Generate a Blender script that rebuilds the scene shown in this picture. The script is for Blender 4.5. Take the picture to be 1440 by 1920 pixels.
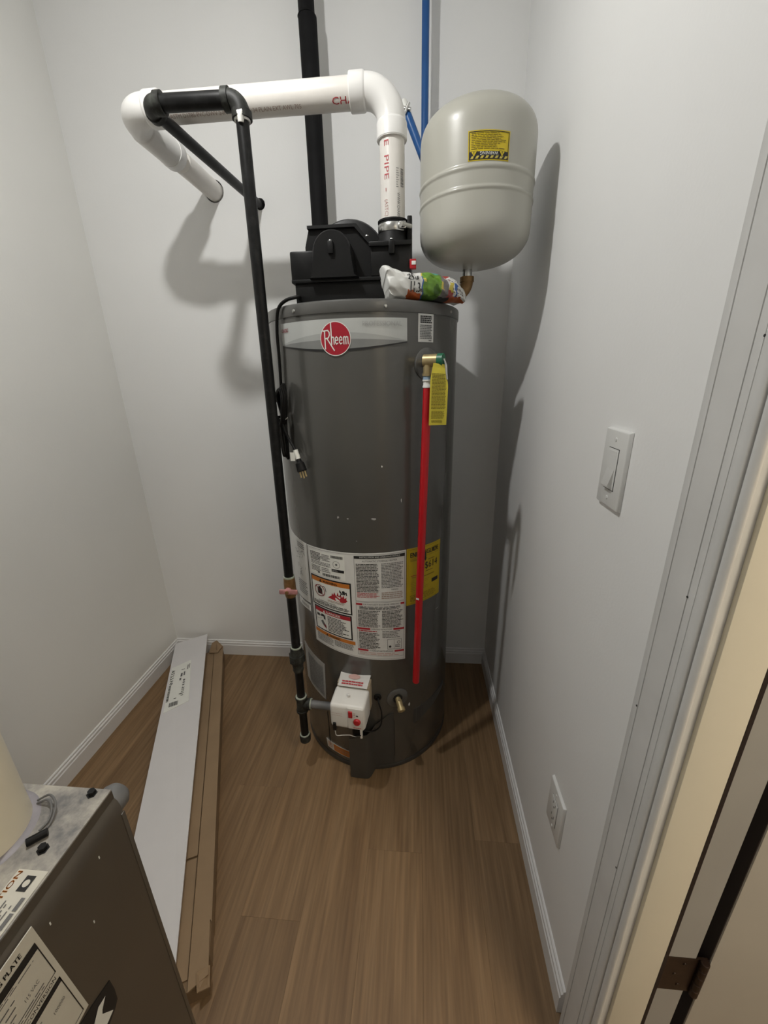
import bpy, bmesh, math, random
from math import sin, cos, pi, radians, sqrt, atan2
from mathutils import Vector, Matrix
for o in list(bpy.data.objects): bpy.data.objects.remove(o, do_unlink=True)
scene = bpy.context.scene
COL = scene.collection
R_ = random.Random(7)

# ------------------------------------------------------------------ camera
H = 1.35
YAW, PITCH, ROLL, FPX = 0.0896521, 0.3332752, -0.0230484, 748.956
fw = Vector((-sin(YAW)*cos(PITCH), cos(YAW)*cos(PITCH), -sin(PITCH)))
r0 = Vector((cos(YAW), sin(YAW), 0)); u0 = r0.cross(fw)
rt = cos(ROLL)*r0 + sin(ROLL)*u0; up = -sin(ROLL)*r0 + cos(ROLL)*u0
cam = bpy.data.cameras.new('camera'); cam_o = bpy.data.objects.new('camera', cam); COL.objects.link(cam_o)
cam.sensor_fit = 'VERTICAL'; cam.sensor_height = 36.0; cam.lens = FPX/1920*36.0
cam.clip_start = 0.01; cam.clip_end = 50
M = Matrix(((rt.x, up.x, -fw.x, 0), (rt.y, up.y, -fw.y, 0), (rt.z, up.z, -fw.z, H), (0, 0, 0, 1)))
cam_o.matrix_world = M
scene.camera = cam_o

# ------------------------------------------------------------------ world, exposure
w = bpy.data.worlds.new('world'); scene.world = w; w.use_nodes = True
w.node_tree.nodes['Background'].inputs[0].default_value = (0.6, 0.65, 0.7, 1)
w.node_tree.nodes['Background'].inputs[1].default_value = 0.02
vs = scene.view_settings
vs.view_transform = 'Standard'; vs.look = 'None'; vs.exposure = 0.0; vs.gamma = 1.0; vs.use_curve_mapping = False
BULB = (-0.47, 0.665, 2.31); BULB_R = 0.026; BULB_STRENGTH = 1290.0
HALL = (1.05, -0.70, 2.59); HALL_R = 0.28; HALL_STRENGTH = 34.0

# ------------------------------------------------------------------ material helpers
def principled(name):
    m = bpy.data.materials.new(name); m.use_nodes = True
    return m, m.node_tree.nodes, m.node_tree.links, m.node_tree.nodes['Principled BSDF']
def mat(name, col, rough=0.5, metal=0.0, var=0.0, scale=20.0, bump=0.0, bscale=80.0, coat=0.0, spec=0.5, stretch=(1, 1, 1)):
    """plain colour with a faint procedural mottling and fine relief"""
    m, N, L, b = principled(name)
    b.inputs['Base Color'].default_value = (*col, 1); b.inputs['Roughness'].default_value = rough
    b.inputs['Metallic'].default_value = metal; b.inputs['Coat Weight'].default_value = coat
    b.inputs['Coat Roughness'].default_value = 0.12; b.inputs['Specular IOR Level'].default_value = spec
    tc = N.new('ShaderNodeTexCoord')
    mp = N.new('ShaderNodeMapping'); mp.inputs['Scale'].default_value = stretch; L.new(tc.outputs['Object'], mp.inputs[0])
    if var > 0:
        n = N.new('ShaderNodeTexNoise'); n.inputs['Scale'].default_value = scale; n.inputs['Detail'].default_value = 6
        L.new(mp.outputs[0], n.inputs['Vector'])
        r = N.new('ShaderNodeValToRGB'); r.color_ramp.elements[0].position = .3; r.color_ramp.elements[1].position = .7
        r.color_ramp.elements[0].color = (*[c*(1-var) for c in col], 1); r.color_ramp.elements[1].color = (*[min(1, c*(1+var)) for c in col], 1)
        L.new(n.outputs['Fac'], r.inputs[0]); L.new(r.outputs[0], b.inputs['Base Color'])
    if bump > 0:
        n2 = N.new('ShaderNodeTexNoise'); n2.inputs['Scale'].default_value = bscale; n2.inputs['Detail'].default_value = 4
        L.new(mp.outputs[0], n2.inputs['Vector'])
        bp = N.new('ShaderNodeBump'); bp.inputs['Strength'].default_value = bump; bp.inputs['Distance'].default_value = 0.002
        L.new(n2.outputs['Fac'], bp.inputs['Height']); L.new(bp.outputs[0], b.inputs['Normal'])
    return m
def patchy(name, a, b_, scale, lo, hi, rough=0.6, metal=0.0, bump=0.0, detail=8, spec=.5):
    """two colours worn into each other in irregular patches"""
    m, N, L, b = principled(name)
    tc = N.new('ShaderNodeTexCoord'); n = N.new('ShaderNodeTexNoise'); n.inputs['Scale'].default_value = scale; n.inputs['Detail'].default_value = detail
    n.inputs['Roughness'].default_value = .65
    L.new(tc.outputs['Object'], n.inputs['Vector'])
    r = N.new('ShaderNodeValToRGB'); r.color_ramp.elements[0].position = lo; r.color_ramp.elements[1].position = hi
    r.color_ramp.elements[0].color = (*a, 1); r.color_ramp.elements[1].color = (*b_, 1)
    L.new(n.outputs['Fac'], r.inputs[0]); L.new(r.outputs[0], b.inputs['Base Color'])
    b.inputs['Roughness'].default_value = rough; b.inputs['Metallic'].default_value = metal; b.inputs['Specular IOR Level'].default_value = spec
    if bump:
        bp = N.new('ShaderNodeBump'); bp.inputs['Strength'].default_value = bump; bp.inputs['Distance'].default_value = 0.002
        L.new(n.outputs['Fac'], bp.inputs['Height']); L.new(bp.outputs[0], b.inputs['Normal'])
    return m
def emit(name, col, s):
    m = bpy.data.materials.new(name); m.use_nodes = True; N = m.node_tree.nodes; N.clear()
    e = N.new('ShaderNodeEmission'); e.inputs[0].default_value = (*col, 1); e.inputs[1].default_value = s
    o = N.new('ShaderNodeOutputMaterial'); m.node_tree.links.new(e.outputs[0], o.inputs[0]); return m

def wood_mat():
    m, N, L, b = principled('oak_vinyl')
    tc = N.new('ShaderNodeTexCoord'); oi = N.new('ShaderNodeObjectInfo')
    add = N.new('ShaderNodeVectorMath'); add.operation = 'ADD'
    mul = N.new('ShaderNodeMath'); mul.operation = 'MULTIPLY'; mul.inputs[1].default_value = 37.0
    L.new(oi.outputs['Random'], mul.inputs[0]); L.new(tc.outputs['Object'], add.inputs[0]); L.new(mul.outputs[0], add.inputs[1])
    mp = N.new('ShaderNodeMapping'); mp.inputs['Scale'].default_value = (26, 1.6, 1); L.new(add.outputs[0], mp.inputs[0])
    n = N.new('ShaderNodeTexNoise'); n.inputs['Scale'].default_value = 1.0; n.inputs['Detail'].default_value = 9; n.inputs['Roughness'].default_value = .62; n.inputs['Distortion'].default_value = .6
    L.new(mp.outputs[0], n.inputs['Vector'])
    r = N.new('ShaderNodeValToRGB'); e = r.color_ramp.elements
    e[0].position = .25; e[0].color = (.150, .088, .042, 1); e[1].position = .72; e[1].color = (.255, .163, .086, 1)
    k = e.new(.48); k.color = (.208, .128, .064, 1)
    L.new(n.outputs['Fac'], r.inputs[0])
    mp2 = N.new('ShaderNodeMapping'); mp2.inputs['Scale'].default_value = (150, 5, 1); L.new(add.outputs[0], mp2.inputs[0])
    n2 = N.new('ShaderNodeTexNoise'); n2.inputs['Scale'].default_value = 1.0; n2.inputs['Detail'].default_value = 4; L.new(mp2.outputs[0], n2.inputs['Vector'])
    mr = N.new('ShaderNodeMapRange'); mr.inputs[1].default_value = .3; mr.inputs[2].default_value = .7; mr.inputs[3].default_value = .78; mr.inputs[4].default_value = 1.12
    L.new(n2.outputs['Fac'], mr.inputs[0])
    mr2 = N.new('ShaderNodeMapRange'); mr2.inputs[3].default_value = .90; mr2.inputs[4].default_value = 1.08; L.new(oi.outputs['Random'], mr2.inputs[0])
    m1 = N.new('ShaderNodeMath'); m1.operation = 'MULTIPLY'; L.new(mr.outputs[0], m1.inputs[0]); L.new(mr2.outputs[0], m1.inputs[1])
    vm = N.new('ShaderNodeVectorMath'); vm.operation = 'SCALE'; L.new(r.outputs[0], vm.inputs[0]); L.new(m1.outputs[0], vm.inputs['Scale'])
    L.new(vm.outputs[0], b.inputs['Base Color'])
    b.inputs['Roughness'].default_value = .5; b.inputs['Specular IOR Level'].default_value = .35
    bp = N.new('ShaderNodeBump'); bp.inputs['Strength'].default_value = .12; bp.inputs['Distance'].default_value = .001
    L.new(n2.outputs['Fac'], bp.inputs['Height']); L.new(bp.outputs[0], b.inputs['Normal'])
    return m
def screen_mat():
    m, N, L, b = principled('perforated_steel')
    tc = N.new('ShaderNodeTexCoord'); v = N.new('ShaderNodeTexVoronoi'); v.inputs['Scale'].default_value = 210; v.inputs['Randomness'].default_value = 0
    L.new(tc.outputs['Object'], v.inputs['Vector'])
    r = N.new('ShaderNodeValToRGB'); r.color_ramp.elements[0].position = .30; r.color_ramp.elements[1].position = .36
    r.color_ramp.elements[0].color = (.004, .004, .004, 1); r.color_ramp.elements[1].color = (.07, .068, .065, 1)
    L.new(v.outputs['Distance'], r.inputs[0]); L.new(r.outputs[0], b.inputs['Base Color']); b.inputs['Roughness'].default_value = .4
    return m

WALLC = (.82, .82, .81)
M_ = dict(
 wall=mat('wall_paint', WALLC, .7, var=.015, scale=3, bump=.10, bscale=160),
 wall_l=mat('wall_paint_warm_lit', (.82, .815, .785), .7, var=.015, scale=3, bump=.10, bscale=160),  # left wall: warm light from the hall tinted into the paint
 ceil=mat('ceiling_paint', (.84, .84, .83), .8, var=.02, scale=4, bump=.1, bscale=120),
 trim=mat('trim_paint', (.76, .755, .75), .42, var=.03, scale=9),
 trim_d=mat('casing_paint', (.66, .655, .64), .45, var=.05, scale=14),
 cream=mat('cream_trim', (.76, .71, .58), .5, var=.02, scale=9),
 subfloor=mat('subfloor', (.06, .04, .025), .9, var=.1),
 oak=wood_mat(),
 jacket=mat('tank_enamel', (.082, .081, .074), .27, var=.05, scale=5, coat=.45, bump=.03, bscale=9),
 jacket2=mat('tank_cap_enamel', (.098, .097, .091), .32, var=.05, scale=8, coat=.25),
 darkjacket=mat('base_enamel', (.055, .053, .048), .45, var=.08, scale=9),
 blackp=mat('black_plastic', (.0075, .0075, .0075), .36, var=.2, scale=30, bump=.05, bscale=200, spec=.28),
 blackp2=mat('black_plastic_dull', (.005, .005, .005), .5, var=.2, scale=30, spec=.25),
 rubber=mat('black_rubber', (.006, .006, .006), .55, var=.1, spec=.25),
 iron=patchy('black_iron', (.005, .005, .005), (.026, .027, .026), 26, .5, .82, .40, spec=.25),
 iron_g=patchy('fitting_iron', (.014, .014, .012), (.075, .08, .07), 40, .45, .80, .55, bump=.3, spec=.3),
 galv=mat('galvanised_grey', (.17, .17, .17), .45, metal=.3, var=.15, scale=30),
 sealant=mat('pipe_dope', (.80, .80, .76), .6, var=.05),
 dope_g=patchy('dope_green', (.25, .29, .22), (.40, .42, .37), 60, .4, .6, .7),
 insul=mat('foam_insulation', (.0075, .0075, .008), .72, var=.25, scale=25, bump=.2, bscale=60, spec=.15),
 blue=mat('blue_pex', (.010, .085, .28), .34, var=.05),
 red=mat('red_pex', (.50, .008, .014), .32, var=.06, scale=30),
 pvc=mat('pvc_white', (.80, .79, .765), .30, var=.02, scale=12),
 pvc_p=mat('pvc_pipe', (.73, .70, .655), .30, var=.03, scale=18),
 pvc_c=mat('pvc_cream', (.74, .69, .56), .38, var=.03, scale=14),
 steel=mat('stainless', (.55, .55, .53), .25, metal=1.0, var=.1, scale=40),
 screw=mat('zinc_screw', (.50, .50, .48), .3, metal=.9, var=.1),
 brass=mat('brass', (.42, .33, .17), .42, metal=.55, var=.2, scale=40),
 brass_d=patchy('brass_dull', (.16, .085, .03), (.30, .18, .075), 30, .35, .65, .5, metal=.55),
 tank_w=mat('expansion_enamel', (.43, .422, .37), .36, var=.02, scale=6, coat=.15),
 white=mat('label_white', (.66, .66, .64), .5, var=.03, scale=30),
 white2=mat('sticker_white', (.74, .75, .71), .5, var=.02, scale=30),
 greyl=mat('label_grey', (.34, .335, .32), .55, var=.06, scale=60),
 ink=mat('ink_black', (.012, .012, .012), .55),
 inkg=mat('ink_grey', (.13, .13, .13), .55),
 inkb=mat('ink_brown', (.34, .25, .21), .55),
 inkr=mat('ink_red', (.40, .020, .030), .5),
 inkrb=mat('ink_dark_red', (.22, .012, .022), .5),
 inkp=mat('ink_pink', (.52, .32, .29), .55),
 orange=mat('ink_orange', (.52, .17, .025), .5),
 yellow=mat('label_yellow', (.60, .45, .008), .45, var=.04, scale=30),
 yellow2=mat('tag_yellow', (.66, .56, .05), .5, var=.06, scale=30),
 yellowg=mat('guide_yellow', (.50, .36, .004), .5, var=.04, scale=30),
 inky=mat('ink_olive', (.17, .13, .01), .55),
 silver=mat('banner_silver', (.46, .475, .46), .33, var=.02, coat=.3),
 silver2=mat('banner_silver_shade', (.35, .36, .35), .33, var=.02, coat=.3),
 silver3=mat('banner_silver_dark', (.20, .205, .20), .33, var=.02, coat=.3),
 faint=mat('ink_faint', (.36, .36, .35), .45),
 logo=mat('logo_red', (.36, .006, .022), .35, coat=.3),
 green=mat('green_plastic', (.015, .14, .07), .4, var=.1),
 bluec=mat('blue_collar', (.30, .42, .55), .45),
 valvew=mat('valve_white', (.72, .71, .68), .38, var=.02),
 tan=mat('tan_foam', (.42, .35, .25), .7, var=.08, scale=50),
 clear=mat('clear_film', (.60, .59, .57), .15, var=.03),
 redp=mat('red_plastic', (.42, .012, .018), .35),
 brown=mat('cardboard', (.25, .17, .098), .8, var=.10, scale=8, bump=.08, bscale=30, stretch=(1, 1, 1)),
 brown2=mat('cardboard_inner', (.20, .13, .07), .8, var=.10, scale=10, bump=.08, bscale=30),
 board=mat('white_board', (.64, .63, .64), .5, var=.015, scale=15),
 boarde=mat('white_board_edge', (.68, .65, .58), .6),
 furn=mat('furnace_paint', (.076, .064, .050), .36, var=.06, scale=9, coat=.25),
 furn_t=patchy('galvanised_dusty', (.15, .145, .145), (.46, .43, .37), 22, .38, .66, .5, metal=.25, bump=.15),
 plate=mat('rating_plate_paper', (.58, .56, .49), .5, var=.04, scale=20),
 switch=mat('switch_plastic', (.72, .72, .70), .32),
 slot=mat('slot_dark', (.02, .02, .02), .6),
 hinge=mat('hinge_bronze', (.030, .016, .010), .42, metal=.5, var=.3, scale=60),
 rabbet=mat('rabbet_shaded', (.36, .35, .325), .5, var=.04, scale=9),  # jamb colour darkened, the door's shade is put into it
 gap_shade=mat('door_gap_shade', (.016, .008, .006), .7),  # near-black colour that paints shade into the gaps round the door
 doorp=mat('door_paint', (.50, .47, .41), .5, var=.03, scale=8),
 screen=screen_mat(),
 bag_w=mat('bag_white', (.66, .66, .63), .42, var=.05, scale=40, bump=.25, bscale=45),
 bag_g=mat('bag_green', (.115, .245, .025), .4, var=.35, scale=60),
 bag_g2=mat('bag_dark_green', (.05, .12, .012), .4, var=.35, scale=60),
 bag_o=mat('bag_orange', (.42, .09, .018), .4, var=.2, scale=70),
 bag_k=mat('bag_black', (.018, .018, .018), .4, var=.2),
 bag_n=mat('bag_grey', (.16, .15, .145), .4, var=.3, scale=90),
 bag_r=mat('bag_red', (.36, .07, .06), .4, var=.3, scale=90),
 bag_b=mat('bag_blue', (.04, .11, .36), .4, var=.2, scale=60),
 bag_y=mat('bag_yellow', (.55, .45, .08), .4, var=.2, scale=60),
 bag_t=mat('bag_teal', (.10, .32, .27), .4, var=.2, scale=60),
)

# ------------------------------------------------------------------ object helpers
WORLD = {}
def link(o, parent=None):
    COL.objects.link(o)
    if parent is not None:
        o.parent = parent; o.matrix_parent_inverse = WORLD.get(parent.name, Matrix()).inverted()
    return o
def thing(name, loc, label, cat, group=None):
    o = bpy.data.objects.new(name, None); o.location = loc; o.empty_display_size = .05
    link(o); WORLD[o.name] = Matrix.Translation(Vector(loc))
    o['label'] = label; o['category'] = cat
    if group: o['group'] = group
    return o
def tag(o, label, cat=None, group=None):
    o['label'] = label
    if cat: o['category'] = cat
    if group: o['group'] = group
    return o
def finish(me, name, m, parent, smooth, ang=38):
    mm = m if isinstance(m, (list, tuple)) else [m]
    for k in mm: me.materials.append(M_[k] if isinstance(k, str) else k)
    if smooth:
        me.shade_smooth(); me.set_sharp_from_angle(angle=radians(ang))
    return link(bpy.data.objects.new(name, me), parent)
def raw(name, verts, faces, m, parent=None, smooth=False, ang=38, mi=None):
    me = bpy.data.meshes.new(name); me.from_pydata([tuple(v) for v in verts], [], faces)
    if mi:
        for p_, i in zip(me.polygons, mi): p_.material_index = i
    me.validate(); me.update()
    return finish(me, name, m, parent, smooth, ang)
class MB:
    """collects shapes into one mesh"""
    def __init__(s): s.v = []; s.f = []
    def add(s, v, f):
        n = len(s.v); s.v += [tuple(x) for x in v]; s.f += [[i+n for i in q] for q in f]; return s
    def box(s, x0, x1, y0, y1, z0, z1, bev=0.0, seg=2, rot=None, piv=None):
        bm = bmesh.new(); bmesh.ops.create_cube(bm, size=1)
        for v in bm.verts: v.co = Vector(((x0+x1)/2+v.co.x*(x1-x0), (y0+y1)/2+v.co.y*(y1-y0), (z0+z1)/2+v.co.z*(z1-z0)))
        if bev > 0: bmesh.ops.bevel(bm, geom=bm.edges[:], offset=bev, segments=seg, profile=.6, affect='EDGES')
        if rot is not None:
            bmesh.ops.rotate(bm, verts=bm.verts, cent=Vector(piv), matrix=rot)
        return s._bm(bm)
    def _bm(s, bm):
        bm.verts.index_update()
        v = [x.co.copy() for x in bm.verts]; f = [[q.index for q in p_.verts] for p_ in bm.faces]; bm.free(); return s.add(v, f)
    def lathe(s, prof, o=(0, 0, 0), axis=(0, 0, 1), seg=48, cap=True):
        """prof: (radius, distance along axis from o)"""
        a = Vector(axis).normalized(); t = Vector((1, 0, 0)) if abs(a.x) < .9 else Vector((0, 1, 0))
        e1 = a.cross(t).normalized(); e2 = a.cross(e1); o = Vector(o); v = []; f = []
        for r, h in prof:
            for k in range(seg):
                q = 2*pi*k/seg; v.append(o+a*h+e1*(r*cos(q))+e2*(r*sin(q)))
        for i in range(len(prof)-1):
            for k in range(seg):
                k2 = (k+1) % seg; f.append([i*seg+k, i*seg+k2, (i+1)*seg+k2, (i+1)*seg+k])
        if cap:
            f.append(list(range(seg))[::-1]); f.append([(len(prof)-1)*seg+k for k in range(seg)])
        return s.add(v, f)
    def tube(s, pts, r, seg=16, cap=True):
        P = [Vector(p) for p in pts]; n = len(P); rr = r if isinstance(r, (list, tuple)) else [r]*n
        T = [((P[min(i+1, n-1)]-P[max(i-1, 0)]).normalized()) for i in range(n)]
        t0 = Vector((0, 0, 1)) if abs(T[0].z) < .9 else Vector((1, 0, 0)); e = T[0].cross(t0).normalized(); v = []; f = []
        for i in range(n):
            e = (e - T[i]*e.dot(T[i])).normalized(); g = T[i].cross(e)
            for k in range(seg):
                q = 2*pi*k/seg; v.append(P[i]+e*(rr[i]*cos(q))+g*(rr[i]*sin(q)))
        for i in range(n-1):
            for k in range(seg):
                k2 = (k+1) % seg; f.append([i*seg+k, i*seg+k2, (i+1)*seg+k2, (i+1)*seg+k])
        if cap: f.append(list(range(seg))[::-1]); f.append([(n-1)*seg+k for k in range(seg)])
        return s.add(v, f)
    def prism(s, poly, fn, a, b):
        """poly (u,v) extruded between depth a and b through fn(u,v,h)"""
        n = len(poly); v = [fn(u, w_, a) for u, w_ in poly]+[fn(u, w_, b) for u, w_ in poly]
        f = [list(range(n))[::-1], [n+i for i in range(n)]]+[[i, (i+1) % n, n+(i+1) % n, n+i] for i in range(n)]
        return s.add(v, f)
    def build(s, name, m, parent=None, smooth=True, ang=38):
        return raw(name, s.v, s.f, m, parent, smooth, ang)
def arc(c, e1, e2, r, a0, a1, n=10):
    c = Vector(c); e1 = Vector(e1); e2 = Vector(e2)
    return [c+e1*(r*cos(a0+(a1-a0)*i/n))+e2*(r*sin(a0+(a1-a0)*i/n)) for i in range(n+1)]
def spline(pts, n=8):
    """Catmull-Rom through pts"""
    P = [Vector(p) for p in pts]; P = [P[0]*2-P[1]]+P+[P[-1]*2-P[-2]]; out = []
    for i in range(1, len(P)-2):
        for k in range(n):
            t = k/n; a, b, c, d = P[i-1:i+3]
            out.append(.5*((2*b)+(c-a)*t+(2*a-5*b+4*c-d)*t*t+(3*b-a-3*c+d)*t**3))
    out.append(P[-2]); return out

# surfaces for labels: f(u, v, h) in metres
def cyl(cx, cy, R, phi0, z0):
    return lambda u, v, h: Vector((cx+(R+h)*sin(radians(phi0)+u/R), cy-(R+h)*cos(radians(phi0)+u/R), z0+v))
def cylquad(cx, cy, R, tl, tr, bl, br, w, h):
    def f(u, v, o):
        s, t = u/w, v/h
        ph = radians((bl[0]*(1-s)+br[0]*s)*(1-t)+(tl[0]*(1-s)+tr[0]*s)*t)
        z = (bl[1]*(1-s)+br[1]*s)*(1-t)+(tl[1]*(1-s)+tr[1]*s)*t
        return Vector((cx+(R+o)*sin(ph), cy-(R+o)*cos(ph), z))
    return f
def plane(O, e1, e2):
    O = Vector(O); e1 = Vector(e1).normalized(); e2 = Vector(e2).normalized(); n = e1.cross(e2)
    return lambda u, v, h: O+e1*u+e2*v+n*h
def hcyl(x0, cy, cz, R, th0):
    return lambda u, v, h: Vector((x0+u, cy-(R+h)*cos(th0+v/R), cz+(R+h)*sin(th0+v/R)))
_tc = {}
def textmesh(s):
    if s not in _tc:
        c = bpy.data.curves.new('t', 'FONT'); c.body = s; c.size = 1; c.resolution_u = 2; c.fill_mode = 'FRONT'
        o = bpy.data.objects.new('t', c); COL.objects.link(o)
        bpy.context.view_layer.update()
        me = bpy.data.meshes.new_from_object(o.evaluated_get(bpy.context.evaluated_depsgraph_get()))
        v = [x.co.copy() for x in me.vertices]; f = [list(p_.vertices) for p_ in me.polygons]
        bpy.data.objects.remove(o); bpy.data.curves.remove(c); bpy.data.meshes.remove(me)
        _tc[s] = (v, f)
    return _tc[s]
class Label:
    def __init__(s, surf, w, h, m, name, parent, label=None, hh=.0006, step=.012, poly=None):
        s.f = surf; s.w = w; s.h = h; s.bins = {}; s.hh = hh; s.step = step; s.o = None
        if m is not None:
            mb = MB()
            if poly: mb.add(*s._grid(0, 0, w, h, hh, poly))
            else:
                mb.add(*s._grid(0, 0, w, h, hh)); 
                n = max(1, int(w/step)); nv = max(1, int(h/.03))
                for a, b, e in (((0, 0), (w, 0), n), ((w, h), (0, h), n), ((w, 0), (w, h), nv), ((0, h), (0, 0), nv)):
                    for k in range(e):
                        p1 = (a[0]+(b[0]-a[0])*k/e, a[1]+(b[1]-a[1])*k/e); p2 = (a[0]+(b[0]-a[0])*(k+1)/e, a[1]+(b[1]-a[1])*(k+1)/e)
                        mb.add([surf(*p1, -.0005), surf(*p2, -.0005), surf(*p2, hh), surf(*p1, hh)], [[0, 1, 2, 3]])
            s.o = mb.build(name, m, parent, False)
            if label: s.o['label'] = label
        else: s.o = parent
    def _grid(s, u0, v0, u1, v1, h, warp=None):
        n = max(1, int(abs(u1-u0)/s.step)+1); mv = max(1, int(abs(v1-v0)/.03)+1); v = []; f = []
        for j in range(mv+1):
            for i in range(n+1):
                a, b = u0+(u1-u0)*i/n, v0+(v1-v0)*j/mv
                if warp: a, b = warp(i/n, j/mv)
                v.append(s.f(a, b, h))
        for j in range(mv):
            for i in range(n):
                k = j*(n+1)+i; f.append([k, k+1, k+n+2, k+n+1])
        return v, f
    def _bin(s, m): return s.bins.setdefault(m, MB())
    def rect(s, u0, v0, u1, v1, m, h=.0012, warp=None): s._bin(m).add(*s._grid(u0, v0, u1, v1, h, warp)); return s
    def frame(s, u0, v0, u1, v1, t, m, h=.0012):
        s.rect(u0, v0, u1, v0+t, m, h); s.rect(u0, v1-t, u1, v1, m, h); s.rect(u0, v0+t, u0+t, v1-t, m, h); s.rect(u1-t, v0+t, u1, v1-t, m, h); return s
    def poly(s, pts, m, h=.0012):
        s._bin(m).add([s.f(a, b, h) for a, b in pts], [list(range(len(pts)))]); return s
    def disc(s, cu, cv, r0, r1, m, h=.0012, seg=40, rings=4, sy=1.0, a0=0, a1=2*pi):
        v = []; f = []
        for j in range(rings+1):
            r = r0+(r1-r0)*j/rings
            for k in range(seg+1):
                q = a0+(a1-a0)*k/seg; v.append(s.f(cu+r*cos(q), cv+r*sy*sin(q), h))
        for j in range(rings):
            for k in range(seg):
                a = j*(seg+1)+k; f.append([a, a+seg+1, a+seg+2, a+1])
        s._bin(m).add(v, f); return s
    def text(s, t, u, v, cap, m, h=.0015, width=None, rot=0, align='L', bold=0):
        vv, ff = textmesh(t); 
        if not vv: return s
        x0 = min(p_.x for p_ in vv); x1 = max(p_.x for p_ in vv); k = cap/.69; kx = k
        if width: kx = width/(x1-x0)
        off = 0 if align == 'L' else -(x1-x0)*kx*(.5 if align == 'C' else 1)
        c, sn = cos(radians(rot)), sin(radians(rot))
        for b in ([0] if not bold else [-bold, 0, bold]):
            P = []
            for p_ in vv:
                a = (p_.x-x0)*kx+off+b; e = p_.y*k
                P.append(s.f(u+a*c-e*sn, v+a*sn+e*c, h+abs(b)*.01))
            s._bin(m).add(P, ff)
        return s
    def lines(s, u0, v0, u1, v1, n, m, seed=0, fill=.55, ragged=.25, h=.0012, vertical=False):
        """rows of print too small to read"""
        rr = random.Random(seed); b = s._bin(m)
        d = (v1-v0)/n
        for i in range(n):
            y0 = v1-(i+1)*d+d*(1-fill)/2; y1 = y0+d*fill; x = u0; end = u1-(u1-u0)*ragged*rr.random()
            while x < end:
                e = min(end, x+(u1-u0)*rr.uniform(.05, .2))
                b.add(*s._grid(x, y0, e, y1, h)); x = e+(u1-u0)*.018
        return s
    def barcode(s, u0, v0, u1, v1, m, seed=0, h=.0012, vertical=False):
        rr = random.Random(seed); b = s._bin(m); x = u0 if not vertical else v0; E = u1 if not vertical else v1; L = E-x
        while x < E:
            e = min(E, x+L*rr.uniform(.015, .05))
            b.add(*(s._grid(x, v0, e, v1, h) if not vertical else s._grid(u0, x, u1, e, h))); x = e+L*rr.uniform(.012, .035)
        return s
    def done(s, name='print'):
        for m, mb in s.bins.items(): mb.build(name, m, s.o, False)['kind'] = 'stuff'
        return s.o

def struct(o): o['kind'] = 'structure'; return o

# ================================================================== THE ROOM
XL, XR, YB, YF, ZC = -1.2386, 0.3253, 1.6447, -1.15, 2.62
WT = 0.115
JY = 0.402           # hinge-side jamb face
DY0 = -0.42          # latch-side jamb face
DH = 2.05
# floor with its planks
fl = struct(MB().box(XL-.1, 1.75, YF-.1, YB+.1, -.06, -.0062).build('floor', 'subfloor', None, False))
fl['label'] = 'brown wood-look plank floor of the closet'
seams = [XL-.01]+[x for x in (-.141+.16*k for k in range(-8, 14)) if XL < x < 1.7]+[1.7]
joints = {}
for i in range(len(seams)-1):
    a, b = seams[i], seams[i+1]
    base = {round(-.141, 3): .795, round(-.461, 3): .615}.get(round(a, 3), R_.uniform(-.9, .3))
    ys = [YF-.05]+sorted(y for y in (base-2.44, base-1.22, base, base+1.22) if YF < y < YB-.05)+[YB+.005]
    for j in range(len(ys)-1):
        g = .0001
        dx, dy = (b-a)/2-g, (ys[j+1]-ys[j])/2-g
        o = MB().box(-dx, dx, -dy, dy, -.006, 0, .0002, 1).build('plank', 'oak', None, False)
        o.location = ((a+b)/2, (ys[j]+ys[j+1])/2, 0); o.parent = fl
# back wall with two real pipe holes
def holed_wall():
    mb = MB().box(XL-.1, XR+.0, YB, YB+.10, 0, ZC)
    o = mb.build('wall_back', 'wall', None, False)
    cut = []
    for x, z, r in ((-.722, 1.970, .0345), (-.562, 1.924, .0185)):
        c = MB().lathe([(r, 0), (r, .4)], (x, YB-.1, z), (0, 1, 0), 40).build('cut', 'slot', None, False)
        md = o.modifiers.new('b', 'BOOLEAN'); md.object = c; md.operation = 'DIFFERENCE'; md.solver = 'EXACT'; cut.append(c)
    bpy.context.view_layer.update()
    me = bpy.data.meshes.new_from_object(o.evaluated_get(bpy.context.evaluated_depsgraph_get()))
    o.modifiers.clear(); o.data = me
    me.materials.clear(); me.materials.append(M_['wall'])
    for p_ in me.polygons: p_.material_index = 0
    for c in cut: bpy.data.objects.remove(c)
    return o
wb = struct(holed_wall()); wb['label'] = 'white painted back wall behind the water heater'
wl = struct(MB().box(XL-.1, XL, YF-.1, YB, 0, ZC).build('wall_left', 'wall_l', None, False)); wl['label'] = 'white painted left wall'
wr = struct(MB().box(XR, XR+WT, JY+.016, YB+.1, 0, ZC).box(XR, XR+WT, YF, DY0-.016, 0, ZC).box(XR, XR+WT, DY0-.016, JY+.016, DH, ZC).build('wall_right', 'wall', None, False))
wr['label'] = 'white painted right wall with the light switch'
struct(MB().box(XL, 1.75, YF-.1, YF, 0, ZC).build('wall_front', 'wall', None, False))
struct(MB().box(1.65, 1.75, YF, YB+.1, 0, ZC).build('wall_hall', 'doorp', None, False))
struct(MB().box(XR+WT, 1.65, YB, YB+.1, 0, ZC).build('wall_hall_end', 'doorp', None, False))
struct(MB().box(XL-.1, 1.75, YF-.1, YB+.1, ZC, ZC+.08).build('ceiling', 'ceil', None, False))
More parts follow.
